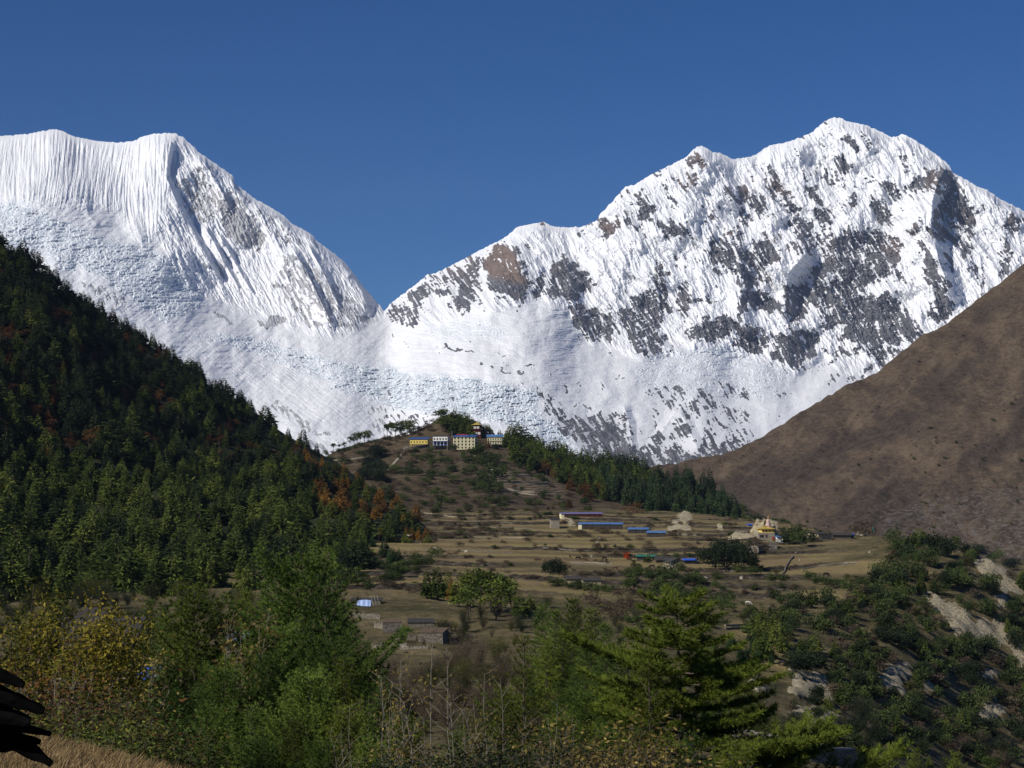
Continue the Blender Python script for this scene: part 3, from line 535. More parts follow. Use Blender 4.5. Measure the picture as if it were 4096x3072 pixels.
M['twig'] = foliage('dry_twigs', [(.05, (.045, .032, .021)), (.5, (.088, .066, .044)), (.95, (.15, .115, .075))], .05)
M['pine'] = foliage('pine_needles', [(.05, (.030, .046, .010)), (.5, (.115, .152, .020)), (.95, (.27, .31, .045))], .18)
M['bluepine'] = foliage('young_pine_needles', [(.05, (.020, .044, .010)), (.5, (.100, .158, .026)), (.95, (.26, .34, .06))], .18)
M['lime'] = foliage('yellow_green_needles', [(.05, (.048, .062, .010)), (.5, (.105, .125, .015)), (.95, (.18, .19, .025))], .3)
M['yellow'] = foliage('yellowing_leaves', [(.03, (.050, .055, .010)), (.4, (.16, .145, .022)), (.7, (.30, .23, .03)), (.97, (.55, .44, .07))], .35)
M['gold'] = foliage('pale_gold_leaves', [(.03, (.045, .036, .014)), (.5, (.13, .095, .028)), (.85, (.25, .19, .05)), (.98, (.46, .36, .10))], .3)
M['green'] = foliage('green_leaves', [(.05, (.030, .050, .012)), (.5, (.070, .105, .022)), (.95, (.15, .20, .05))], .3)
M['dark'] = foliage('dark_leaves', [(.05, (.010, .018, .010)), (.5, (.022, .034, .016)), (.95, (.040, .055, .024))])
M['bark'] = plain('grey_brown_bark', (.085, .065, .05), .35, 6)
M['pale_bark'] = plain('pale_sapling_bark', (.19, .165, .125), .25, 12)
class Geo:
    """collects tubes, boxes and loose triangles as one mesh"""
    def __init__(s): s.V = []; s.F = []; s.n = 0
    def add(s, V, Fq):
        V = np.asarray(V, float); Fq = np.asarray(Fq, int)
        if Fq.shape[1] == 4: Fq = np.concatenate([Fq[:, [0, 1, 2]], Fq[:, [0, 2, 3]]])
        s.V.append(V); s.F.append(Fq + s.n); s.n += len(V); return s
    def tube(s, P, r, k=5, cap=True):
        P = np.asarray(P, float); r = np.broadcast_to(np.asarray(r, float), (len(P),)); n = len(P)
        T = np.gradient(P, axis=0); T /= np.linalg.norm(T, axis=1)[:, None] + 1e-9
        up = np.where(np.abs(T[:, 2:3]) > .9, np.array([[1., 0, 0]]), np.array([[0, 0, 1.]]))
        A = np.cross(T, up); A /= np.linalg.norm(A, axis=1)[:, None] + 1e-9; B = np.cross(T, A)
        a = np.arange(k) * 2 * np.pi / k
        V = (P[:, None] + r[:, None, None] * (np.cos(a)[None, :, None] * A[:, None] + np.sin(a)[None, :, None] * B[:, None])).reshape(-1, 3)
        i = np.arange(n - 1)[:, None] * k + np.arange(k)[None]; j = np.arange(n - 1)[:, None] * k + (np.arange(k)[None] + 1) % k
        Fq = np.stack([i, j, j + k, i + k], -1).reshape(-1, 4); s.add(V, Fq)
        if cap: s.add(V[-k:], [[0, q, q + 1] for q in range(1, k - 1)]); s.add(V[:k], [[0, q + 1, q] for q in range(1, k - 1)])
        return s
    def box(s, c, d, rz=0.0, taper=1.0, tilt=0.0):
        """centre-bottom c, size d"""
        x, y, z = d[0] / 2, d[1] / 2, d[2]
        V = np.array([[-x, -y, 0], [x, -y, 0], [x, y, 0], [-x, y, 0], [-x * taper, -y * taper, z], [x * taper, -y * taper, z], [x * taper, y * taper, z], [-x * taper, y * taper, z]])
        if tilt: V[:, 2] += V[:, 0] * tilt
        cs, sn = math.cos(rz), math.sin(rz); V = np.stack([V[:, 0] * cs - V[:, 1] * sn, V[:, 0] * sn + V[:, 1] * cs, V[:, 2]], 1) + np.asarray(c)
        return s.add(V, [[3, 2, 1, 0], [4, 5, 6, 7], [0, 1, 5, 4], [1, 2, 6, 5], [2, 3, 7, 6], [3, 0, 4, 7]])
    def mesh(s, name, mat, smooth=False, attrs=None): return mesh_np(name, np.concatenate(s.V), np.concatenate(s.F), mat, smooth, attrs)
    def build(s, name, mat, parent=None, smooth=False): return link_mesh(name, s.mesh(name, mat, smooth), parent)
def unit(v): return v / (np.linalg.norm(v, axis=-1, keepdims=True) + 1e-9)
def kites(C, Dr, L, W, rg, flat=.5):
    """one small kite-shaped leaf spray per row: base C, direction Dr, length L, half width W"""
    Dr = unit(Dr); up = unit(rg.normal(size=Dr.shape) * (1 - flat) + np.array([0, 0, 1.]) * flat)
    S = unit(np.cross(Dr, up)); L = np.broadcast_to(L, (len(C),))[:, None]; W = np.broadcast_to(W, (len(C),))[:, None]
    V = np.stack([C, C + Dr * L * .45 + S * W, C + Dr * L, C + Dr * L * .45 - S * W], 1).reshape(-1, 3)
    i = np.arange(len(C))[:, None] * 4; return V, np.concatenate([i + [0, 1, 2], i + [0, 2, 3]])
# ---- far trees, one metre tall, scaled when placed
def far_conifer(seed, n=760, R=.21, low=.06, tiers=13, droop=.25, ragged=.35):
    g = np.random.default_rng(seed); t = 1 - np.sqrt(g.random(n)) * (1 - low); t = np.clip(np.round(t * tiers) / tiers + g.normal(0, .012, n), low, .985)
    a = g.random(n) * 2 * np.pi; lob = 1 + ragged * (np.sin(a * 3 + seed + t * 9) * .5 + noise(a * 1.3, t * 7, seed))
    r = R * (1 - t) ** .85 * lob + .012; q = .25 + .75 * g.random(n) ** .5
    C = np.stack([np.cos(a) * r * q * .75, np.sin(a) * r * q * .75, t], 1)
    Dv = np.stack([np.cos(a), np.sin(a), -droop + g.normal(0, .3, n)], 1) + g.normal(0, .3, (n, 3)); V, Fc = kites(C, Dv, r * .5 + .03, .011 + .02 * (1 - t), g, .6)
    T = Geo().tube([(0, 0, -.06), (0, 0, .5), (.004, 0, .97)], [.014, .009, .002], 5)
    return V, Fc, T
def far_round(seed, n=620, R=.34, low=.12, blobs=9, leaf=.035, trunk=True, zs=1.0):
    g = np.random.default_rng(seed); bc_ = g.normal(size=(blobs, 3)); bc_ = unit(bc_) * (g.random((blobs, 1)) ** .4)
    bc_ = bc_ * np.array([R * .75, R * .75, (1 - low) * .36 * zs]) + np.array([0, 0, low + (1 - low) * .5 * zs])
    if low < .06: bc_[:, 2] = .12 + (bc_[:, 2] - bc_[:, 2].min()) / np.ptp(bc_[:, 2]) * .55 * zs
    br = g.uniform(.38, .62, blobs) * R; k = g.integers(0, blobs, n); d = unit(g.normal(size=(n, 3))); d[:, 2] = np.abs(d[:, 2]) * .8 + d[:, 2] * .2
    C = bc_[k] + d * br[k][:, None] * g.uniform(.6, 1.05, n)[:, None]; C[:, 2] = np.maximum(C[:, 2], low * .5)
    V, Fc = kites(C, d + g.normal(0, .5, (n, 3)), leaf * g.uniform(.7, 1.5, n), leaf * .42, g, .3)
    T = Geo().tube([(0, 0, -.08), (.01, 0, low + .2), (.02, .01, .7)], [.022, .016, .004], 5)
    for b in range(min(5, blobs)): T.tube([(0.01, 0, low + .08), tuple(bc_[b] * .6 + np.array([0, 0, low * .4])), tuple(bc_[b])], [.011, .007, .002], 4)
    return V, Fc, T
FAR = {}
def reg(kind, mat, gens):
    FAR[kind] = []
    for V, Fc, T in gens:
        FAR[kind].append((V, Fc, mesh_np(kind + '_crown', V, Fc, mat), T.mesh(kind + '_trunk', M['bark'])))
reg('conifer', M['conifer'], [far_conifer(1, R=.26), far_conifer(2, R=.30, ragged=.6), far_conifer(3, R=.21, tiers=16), far_conifer(4, R=.34, tiers=10, ragged=.7, n=900), far_conifer(5, R=.27, low=.15, ragged=.6), far_conifer(53, R=.24, tiers=22, ragged=.8), far_conifer(54, R=.38, tiers=9, ragged=.8, n=1000), far_conifer(55, R=.19, tiers=14, low=.12)])
M['fir'] = foliage('fir_needles', [(.05, (.010, .020, .010)), (.5, (.026, .042, .016)), (.95, (.060, .078, .024))])  # dimness of the grazed upper slope painted in as a darker conifer palette
reg('fir', M['fir'], [far_conifer(61, R=.26), far_conifer(62, R=.32, ragged=.7), far_conifer(63, R=.21, tiers=17), far_conifer(64, R=.36, tiers=10, ragged=.7, n=900)])  # fir: conifers in the palette darkened with painted-in shade
reg('spruce', M['spruce'], [far_conifer(6, R=.16, tiers=18), far_conifer(7, R=.19), far_conifer(8, R=.22, low=.1)])
reg('larch', M['larch'], [far_conifer(9, n=520, R=.22, ragged=.5), far_conifer(10, n=520, R=.26, ragged=.6)])
reg('rust', M['rust'], [far_round(11, low=.1), far_round(12, R=.38, low=.08), far_conifer(13, n=500, R=.27, ragged=.6)])
reg('pinefar', M['conifer'], [far_round(14, R=.34, low=.26, blobs=10, n=820, leaf=.055), far_round(15, R=.30, low=.30, blobs=9, n=760, leaf=.055), far_round(16, R=.38, low=.22, blobs=11, n=880, leaf=.055)])
reg('bush', M['scrub'], [far_round(17, R=.62, low=.02, blobs=12, leaf=.10, zs=1.15), far_round(18, R=.8, low=.02, blobs=14, leaf=.10, zs=1.15), far_round(19, R=.55, low=.02, blobs=10, leaf=.10, zs=1.15)])
reg('darkbush', M['dark'], [far_round(20, R=.66, low=.02, blobs=16, n=1400, leaf=.085, zs=1.25), far_round(21, R=.8, low=.02, blobs=18, n=1500, leaf=.085, zs=1.25)])
reg('twigbush', M['twig'], [far_round(22, R=.62, low=.02, blobs=12, n=520, leaf=.10, zs=1.15), far_round(23, R=.75, low=.02, blobs=13, n=560, leaf=.10, zs=1.15)])
reg('olivebush', M['olive'], [far_round(24, R=.5, low=.03, blobs=11, leaf=.09, zs=1.15), far_round(25, R=.6, low=.03, blobs=12, leaf=.09, zs=1.15)])
reg('yellowtree', M['yellow'], [far_round(26, R=.3, low=.15, n=500), far_conifer(27, n=420, R=.24, ragged=.5)])
NAMES = dict(conifer='conifer_tree', fir='shade_tint_tree', spruce='spruce_tree', larch='larch_tree', rust='autumn_tree', pinefar='pine_tree', bush='shrub', darkbush='evergreen_bush', twigbush='bare_shrub', olivebush='olive_shrub', yellowtree='yellow_tree')
CATS = dict(conifer='conifer', fir='fir', spruce='spruce', larch='larch', rust='tree', pinefar='pine tree', bush='shrub', darkbush='bush', twigbush='shrub', olivebush='shrub', yellowtree='tree')  # fir is the conifer kind darkened with painted-in shade
plants = []                                            # (kind, position, height, width factor, label, group)
def plant(kind, pos, h, wf, label, group=None): 
    if pos is not None: plants.append((kind, Vector(pos), h, wf, label, group or label))
def put(kind, pos, h, wf, label, group, single=False):
    V, Fc, cm, tm = FAR[kind][random.randrange(len(FAR[kind]))]
    if kind in ('bush', 'twigbush', 'olivebush', 'darkbush'):
        o = link_mesh(NAMES[kind], cm); o.location = pos; o.scale = (h * wf, h * wf, h); o.rotation_euler = (0, 0, random.uniform(0, 6.28))
        return tag(o, label, CATS[kind], group)
    e = empty(NAMES[kind], pos, random.uniform(0, 6.28)); e.scale = (h * wf, h * wf, h)
    link_mesh('crown', cm, e); link_mesh('trunk', tm, e); return tag(e, label, CATS[kind], group)
# ---- the forest on the hillside
def in_poly(px, py, pts):
    c = False; n = len(pts)
    for i in range(n):
        ax, ay = pts[i]; bx, by = pts[(i + 1) % n]
        if (ay > py) != (by > py) and px < (bx - ax) * (py - ay) / (by - ay) + ax: c = not c
    return c
ORZ = [T4(-80, 520), T4(60, 540), T4(330, 680), T4(640, 840), T4(780, 950), T4(960, 1150), T4(700, 1120), T4(500, 1060), T4(220, 960), T4(20, 840), T4(-100, 700)]
ftop_i = lambda px: float(np.interp(px, fc, fp1))
y = 236.0; rr = random.Random(5)
def hpx_at(px, py):
    p = forest.hit(px, py); Yq = p.y if p is not None else 1250
    return float(np.interp(Yq, [560, 800, 1250], [12.2, 11.0, 9.2])) * F / Yq
while y < 604:
    x = -40 + rr.random() * 8
    while x < 474:
        hpx = hpx_at(x, y) if y > ftop_i(x) else 14
        jx, jy = x + rr.uniform(-.3, .3) * hpx, y + rr.uniform(-.25, .25) * hpx
        topy = ftop_i(jx)
        if jy > topy + .5 and jx < 470:
            p = forest.hit(jx, jy)
            gl = ground.hit(jx, jy)
            if p is not None and (gl is None or gl.y > p.y - 25):
                h = hpx * p.y / F * rr.choice((rr.uniform(.5, .9), rr.uniform(.85, 1.3), rr.uniform(1.0, 1.6))); edge = jy - topy < 14
                oz = in_poly(jx, jy, ORZ); h *= 1 - .12 * float(sstep(300, 360, jx))
                u = rr.random(); clump = noise(jx / 34., jy / 26., 400)
                if oz and u < .46 and hpx < 32: plant('larch', p, h * .85, rr.uniform(1.0, 1.3), 'orange autumn larch in the belt of larches along the lower edge of the hillside forest')
                elif jy < 470 and clump > .12 and u < .42 and jy > topy + 8: plant('rust', p, h * .72, rr.uniform(1, 1.4), 'rust-brown tree among dark conifers on the upper forest slope')
                elif u < .02: plant('yellowtree', p, h * .7, 1.0, 'small yellowish tree scattered among the conifers of the hillside forest')
                elif u > (.25 if jy < 400 else .50 if jy < 470 else .82) + .5 * clump: plant('fir', p, h * rr.uniform(.9, 1.1), rr.uniform(1, 1.4), 'conifer darkened with painted-in shade on the %s of the forested hillside' % ('skyline ridge' if edge else 'high part' if jy < 430 else 'lower part'))
                elif edge: plant('conifer', p, h * rr.uniform(.8, 1.1), rr.uniform(1, 1.5), 'dark conifer on the skyline ridge of the forested hillside')
                elif jy < 420: plant('conifer', p, h, rr.uniform(.95, 1.5), 'small dark green conifer on the high part of the forested hillside')
                else: plant('conifer', p, h, rr.uniform(.85, 1.25), 'tall green conifer low on the forested hillside above the fields')
        x += hpx * .50
    y += float(np.interp(y, [240, 600], [4.2, 9.5]))
# ---- monastery hill
def mh(px, py): return monast.hit(px, py)
def gh(px, py, ymin=60): return ground.hit(px, py, ymin)
def row(kind, pts, n, hp, label, sheet=mh, group=None, wf=(.9, 1.3), jit=2.0):
    """n plants along a picture polyline, hp = height range in picture pixels"""
    pts = np.array(pts, float); L = np.concatenate([[0], np.cumsum(np.hypot(*np.diff(pts, axis=0).T))])
    for i in range(n):
        s = (i + .5) / n * L[-1] + rr.uniform(-.3, .3) * L[-1] / n; px = np.interp(s, L, pts[:, 0]); py = np.interp(s, L, pts[:, 1]) + rr.uniform(-jit, jit)
        p = sheet(px, py)
        if p is None: continue
        plant(kind, p, rr.uniform(*hp) * p.y / F, rr.uniform(*wf), label, group)
def area(kind, poly, n, hp, label, sheet=mh, group=None, wf=(.9, 1.3)):
    P_ = np.array(poly, float); k = 0; tries = 0
    while k < n and tries < n * 60:
        tries += 1; px = rr.uniform(P_[:, 0].min(), P_[:, 0].max()); py = rr.uniform(P_[:, 1].min(), P_[:, 1].max())
        if not in_poly(px, py, poly): continue
        p = sheet(px, py); k += 1
        if p is None: continue
        plant(kind, p, rr.uniform(*hp) * p.y / F, rr.uniform(*wf), label, group)
row('pinefar', [T4(80, 495), T4(190, 455), T4(300, 425)], 5, (6, 10), 'small wind-shaped pine on the thin left shoulder of the monastery hill')
row('pinefar', [T4(290, 425), T4(420, 395)], 5, (11, 14), 'slender pine silhouetted against snow on the shoulder left of the monastery')
row('pinefar', [T4(540, 352), T4(740, 345)], 7, (11, 16), 'open-crowned pine in the line of pines just above the yellow monastery building')
row('bush', [T4(90, 500), T4(700, 352)], 16, (3, 5), 'low scrub on the skyline of the monastery hill', wf=(1, 1.6))
for q in ((945, 260), (975, 250), (1010, 265), (1050, 260), (1090, 265), (1120, 280), (1150, 290), (1180, 300), (1000, 300), (1080, 310), (1130, 320), (960, 330), (1040, 345), (1100, 350), (1160, 350), (1200, 340), (1230, 360), (1200, 320), (1020, 280), (1070, 290), (1140, 310)):
    plant('pinefar' if q[0] < 1000 else 'conifer', mh(*T4(q[0], q[1])), rr.uniform(11, 16) * 1700 / F, rr.uniform(1.2, 1.7), 'dark tree in the grove on the very top of the monastery hill')
plant('rust', mh(*T4(975, 300)), 11, 1.0, 'reddish brown tree at the left of the hilltop grove')
plant('olivebush', mh(*T4(1160, 325)), 9, 1.2, 'olive-yellow tree below the hilltop grove beside the pagoda')
for q in ((1225, 300, 9), (1270, 310, 9), (1295, 330, 11), (1320, 345, 8), (1380, 380, 12)):
    plant('conifer', mh(*T4(q[0], q[1])), q[2] * 1700 / F, 1.2, 'dark conifer behind and right of the pagoda tower')
for q in ((1440, 400, 18), (1470, 420, 26), (1510, 430, 28), (1545, 440, 24), (1590, 450, 18), (1490, 470, 18), (1540, 480, 18), (1440, 450, 15), (1570, 490, 15)):
    plant('conifer', mh(*T4(q[0], q[1])), q[2] * 1690 / F, rr.uniform(1.3, 1.7), 'tall dark conifer in the big clump right of the monastery')
row('conifer', [T4(1600, 480), T4(1900, 560), T4(2212, 660), (632, 486), (660, 492)], 38, (15, 25), 'dark conifer along the crest running down right from the monastery', jit=3)
row('conifer', [T4(1600, 540), T4(1900, 660), T4(2212, 780)], 34, (14, 24), 'dark conifer on the shaded upper slope right of the monastery', jit=6)
area('conifer', [T4(1480, 480), T4(1700, 540), T4(2212, 720), T4(2212, 860), T4(2000, 800), T4(1800, 690), T4(1560, 600), T4(1450, 530)], 60, (13, 22), 'dark conifer on the shaded upper slope right of the monastery')
area('rust', [T4(1500, 500), T4(1760, 600), T4(2212, 760), T4(2212, 880), T4(1900, 780), T4(1560, 600)], 14, (10, 16), 'rust-orange tree among the conifers right of the monastery')
for q, hh_ in ((T4(1545, 530), 13), (T4(1725, 660), 20), (T4(1735, 600), 13), (T4(1990, 800), 13), (T4(2030, 830), 14), (T4(1890, 890), 9), (T5(610, 610), 18), (T5(650, 640), 14), (T5(590, 640), 12)):
    plant('rust', mh(*q), hh_ * 1500 / F, rr.uniform(1.1, 1.6), 'large rust-orange tree on the hillside right of the monastery')
row('spruce', [T5(370, 250), T5(430, 250), T5(520, 255), T5(610, 270)], 14, (21, 28), 'tall dark spruce standing up against the snow right of the long ridge', sheet=lambda a, b: mh(a, b + 1))
area('spruce', [T5(330, 290), T5(700, 290), T5(1000, 300), T5(1190, 420), T5(1230, 480), T5(1420, 590), T5(1380, 660), T5(1100, 640), T5(860, 600), T5(700, 560), T5(480, 500), T5(360, 420)], 110, (18, 30), 'blue-green spruce in the dark wood between the village and the brown mountainside')
area('bush', [T5(1180, 430), T5(1400, 540), T5(1700, 620), T5(1780, 700), T5(1400, 690), T5(1100, 640)], 22, (6, 11), 'green scrub at the foot of the spruce wood by the pale scars')
# scrub on the monastery hill front
HF = [T4(60, 520), T4(640, 470), T4(1280, 470), T4(1560, 600), T4(2000, 860), T4(2150, 980), T4(1500, 990), T4(800, 960), T4(560, 850), T4(330, 700)]
area('bush', HF, 130, (4, 8), 'dark green scrub bush on the brown front of the monastery hill', wf=(.9, 1.5))
area('twigbush', [T4(330, 460), T4(900, 240), T4(900, 340), T4(660, 380), T4(500, 460)], 26, (3, 5), 'bare brown bush on the slope above the yellow monastery building')
area('twigbush', HF, 90, (3, 6), 'bare brown bush on the front of the monastery hill', wf=(1, 1.7))
area('darkbush', [T4(340, 560), T4(520, 500), T4(560, 620), T4(480, 700), T4(350, 690)], 14, (8, 13), 'dense dark bush in the gully below the monastery steps', wf=(.9, 1.3))
area('bush', [T4(1220, 480), T4(1420, 560), T4(1400, 740), T4(1300, 860), T4(1200, 780), T4(1240, 640)], 24, (7, 11), 'tall scrub bush in the band below the pagoda end of the monastery', wf=(.8, 1.2))
area('bush', [T4(720, 500), T4(1280, 490), T4(1250, 560), T4(800, 560)], 20, (4, 6), 'scrub bush directly below the monastery walls', wf=(.9, 1.2))
plant('rust', mh(487.5, 448), 11.5 * 1600 / F, 1.0, 'brown-leaved tree between the cream dormitory and the guesthouse')
for q in ((479.5, 449, 11), (483, 450, 9), (496, 449, 7), (449.8, 447, 8)): plant('fir', mh(q[0], q[1]), q[2] * 1600 / F, 1.3, 'small dark tree squeezed between the monastery buildings')
row('olivebush', [T4(1700, 900), T4(1930, 880)], 5, (4, 8), 'small yellowing shrub above the upper long shed', wf=(.9, 1.2))
row('larch', [T4(660, 1110), T4(860, 1120)], 4, (12, 15), 'golden orange larch beside the small pasture at the forest toe', sheet=gh)
area('bush', [(330, 575), (440, 550), (446, 562), (380, 590), (330, 600)], 40, (6, 14), 'dense undergrowth bush along the toe of the hillside forest', sheet=gh)
area('spruce', [T4(60, 1080), T4(300, 1120), T4(700, 1260), T4(640, 1350), T4(100, 1290)], 26, (14, 22), 'bushy green conifer in the belt below the forest toe', sheet=gh)
# ---- fields and village shrubs
def cluster(kind, c, r, n, hp, label, wf=(.9, 1.3)):
    for i in range(n):
        a = rr.random() * 6.28; q = rr.random() ** .5; p = gh(c[0] + math.cos(a) * r[0] * q, c[1] + math.sin(a) * r[1] * q)
        if p is not None: plant(kind, p, rr.uniform(*hp) * p.y / F, rr.uniform(*wf), label)
plant('darkbush', gh(558, 577), 17.5 * gh(558, 577).y / F, .95, 'big round dark bush standing alone in the terraced fields')
plant('darkbush', gh(548, 574), 12 * gh(548, 574).y / F, .9, 'smaller dark bush leaning against the big round field bush')
for i, q in enumerate(((712, 567, 21), (726, 570, 22), (741, 569, 23), (752, 571, 15), (703, 564, 14), (735, 562, 22), (718, 560, 20))):
    plant('darkbush', gh(q[0], q[1]), q[2] * gh(q[0], q[1]).y / F, .85, 'dense dark green tree clump beside the village houses')
for q in ((862, 533, 15), (855, 534, 10), (869, 534, 12)): plant('twigbush', gh(q[0], q[1]), q[2] * gh(q[0], q[1]).y / F, 1.0, 'dark leafless bush mound under the turquoise flag')
for q in ((755, 552, 9), (763, 550, 8), (748, 552, 7)): plant('twigbush', gh(q[0], q[1]), q[2] * gh(q[0], q[1]).y / F, 1.2, 'dark bush between the small stone house and the shrine')
for q in ((788, 545, 18), (796, 545, 20), (803, 546, 17), (811, 544, 12)): plant('bush', gh(q[0], q[1]), q[2] * gh(q[0], q[1]).y / F, .8, 'leafy green tree clump right of the gilded shrine')
for q in ((937, 556, 22), (928, 552, 15), (947, 558, 18), (965, 556, 12), (975, 560, 12)): plant('darkbush', gh(q[0], q[1]), q[2] * gh(q[0], q[1]).y / F, .8, 'dark rounded tree on the crest of the scrub hillside')
row('twigbush', [T4(960, 1060), T4(1500, 1060)], 12, (3, 5), 'low dead bush on the bank between upper terraces', sheet=gh, wf=(1, 1.8))
area('twigbush', [T4(980, 1000), T4(2212, 1100), T4(2212, 1500), T4(1400, 1400), T4(900, 1250)], 46, (2.5, 5), 'low brown bush on the field terraces', sheet=gh, wf=(1, 2))
area('twigbush', [T5(100, 640), T5(1100, 700), T5(1300, 780), T5(1000, 830), T5(500, 880), T5(200, 800)], 36, (3, 6), 'low brown bush around the village paths', sheet=gh, wf=(1, 1.8))
row('twigbush', [T4(120, 1430), T4(330, 1420), T4(560, 1480), T4(700, 1500), T4(900, 1520)], 14, (6, 9), 'reddish leafless bush in the hedge below the long field', sheet=gh)
row('bush', [T5(0, 1090), T5(250, 1130), T5(480, 1150)], 14, (6, 9), 'dark hedge bush along the bottom of the terraces', sheet=gh)
area('bush', [T5(560, 980), T5(800, 1000), T5(1100, 1100), T5(1150, 1200), T5(900, 1250), T5(500, 1150)], 34, (8, 14), 'mixed green scrub on the bank in front of the village', sheet=gh)
area('twigbush', [T5(300, 1150), T5(800, 1180), T5(850, 1350), T5(300, 1400)], 26, (8, 13), 'purplish bare thicket behind the front pines', sheet=gh)
area('bush', [T5(1150, 1180), T5(1350, 1200), T5(1330, 1280), T5(1180, 1280)], 6, (8, 11), 'round green bush alone on the grassy slope', sheet=gh)
area('twigbush', [T5(1100, 1020), T5(1700, 1060), T5(1900, 1250), T5(1300, 1330), T5(1100, 1150)], 30, (2, 4), 'tiny low tussock bush on the grassy slope', sheet=gh, wf=(1, 1.6))
for q, hp in (((437, 600), 38), ((448, 598), 30), ((427, 598), 30), ((459, 606), 34), ((470, 611), 40), ((480, 612), 43), ((491, 612), 44), ((501, 613), 40), ((511, 614), 32), ((520, 616), 26), ((476, 605), 30), ((496, 620), 40), ((468, 620), 30), ((530, 612), 20)):
    p = gh(*q); plant('pinefar' if 465 < q[0] < 512 else 'conifer', p, hp * p.y / F, 1.15, 'tall conifer in the grove standing in the middle of the fields')
plant('larch', gh(452, 600), 26 * gh(452, 600).y / F, .8, 'single orange larch at the edge of the field grove')
bi, bj = np.nonzero((bank > .6) & (GY > 620) & (GY < 1290)); kk = rr.sample(range(len(bi)), 420)
for q in kk:
    i, j = bi[q], bj[q]; Yq = GY[i, j]
    if GPX[i, j] < 360 or noise(GX[i, j] / 40, Yq / 60, 430) < -.15: continue
    plant(rr.choice(('twigbush', 'twigbush', 'bush')), Vector((GX[i, j], Yq, gZ[i, j])), rr.uniform(2, 4.5) * Yq / F, rr.uniform(1.1, 2.2), 'small hedge bush on the bank between two terraced fields')
area('bush', [T5(560, 880), T5(1150, 900), T5(1750, 980), T5(1900, 1300), T5(1300, 1500), T5(560, 1400)], 70, (4, 10), 'scattered scrub bush on the grassy slope below the village', sheet=gh, wf=(.9, 1.5))
area('olivebush', [T5(560, 880), T5(1150, 900), T5(1750, 980), T5(1900, 1300), T5(1300, 1500), T5(560, 1400)], 24, (3, 7), 'olive shrub on the grassy slope below the village', sheet=gh, wf=(.9, 1.5))
area('conifer', [T5(1500, 1400), T5(1750, 1380), T5(1700, 1659), T5(1450, 1659)], 14, (18, 30), 'young conifer beside the dirt patch where the black horse stands', sheet=gh)
# right-hand scrub hillside
SC = [T7(1130, 110), T7(1550, 130), T7(1750, 200), T7(2041, 330), T7(2120, 1659), T7(900, 1659), T7(450, 1500), T7(440, 1000), T7(340, 800), T7(480, 560), T7(900, 500), T7(1100, 330)]
def area_noscar(kind, poly, n, hp, label, wf=(.9, 1.4)):
    P_ = np.array(poly); k = 0; tr = 0
    while k < n and tr < n * 80:
        tr += 1; px = rr.uniform(P_[:, 0].min(), P_[:, 0].max()); py = rr.uniform(P_[:, 1].min(), P_[:, 1].max())
        if not in_poly(px, py, poly): continue
        if any(in_poly(px, py - dy_, [T7(*q) for q in s_]) for s_ in SCARS for dy_ in (1, 6, 11)) and rr.random() < .88: continue
        if noise(px / 22., py / 18., 420) < -.25: continue
        p = gh(px, py); k += 1
        if p is not None: plant(kind, p, rr.uniform(*hp) * p.y / F, rr.uniform(*wf), label)
area_noscar('bush', SC, 230, (9, 19), 'green scrub on the steep hillside with pale cliff scars', (.75, 1.15))
area_noscar('darkbush', SC, 100, (8, 18), 'dark bush on the steep hillside with pale cliff scars', (.7, 1.1))
area_noscar('twigbush', SC, 130, (7, 12), 'brown leafless bush on the steep hillside with pale cliff scars')
area_noscar('olivebush', SC, 44, (6, 12), 'yellow-green shrub on the steep hillside with pale cliff scars')
area_noscar('conifer', SC, 46, (14, 24), 'scattered conifer on the steep scrub hillside')
row('olivebush', [T7(820, 390), T7(1050, 420)], 8, (5, 8), 'bright yellow-green shrub along the terrace edge', sheet=gh)
row('bush', [T7(560, 390), T7(900, 460), T7(1000, 400)], 14, (6, 11), 'dark bush on the bank under the right-hand terrace', sheet=gh)
area('spruce', [T7(0, 800), T7(180, 790), T7(330, 860), T7(340, 960), T7(60, 960)], 20, (10, 16), 'young green conifer beside the dirt patch', sheet=gh)
row('darkbush', [T7(450, 1000), T7(660, 1000)], 5, (16, 22), 'broad dark green tree above the pale bank', sheet=gh, wf=(.9, 1.2))
bh = lambda a, b: brown_h.hit(a, b)
area('twigbush', [(700, 470), (1024, 290), (1024, 560), (760, 530)], 60, (1.2, 2.2), 'small dark shrub dotted over the brown mountainside', sheet=bh, wf=(.9, 1.6))
area('bush', [(740, 500), (900, 430), (1024, 400), (1024, 560), (800, 535)], 30, (2, 3.4), 'green shrub low on the brown mountainside', sheet=bh, wf=(.9, 1.4))
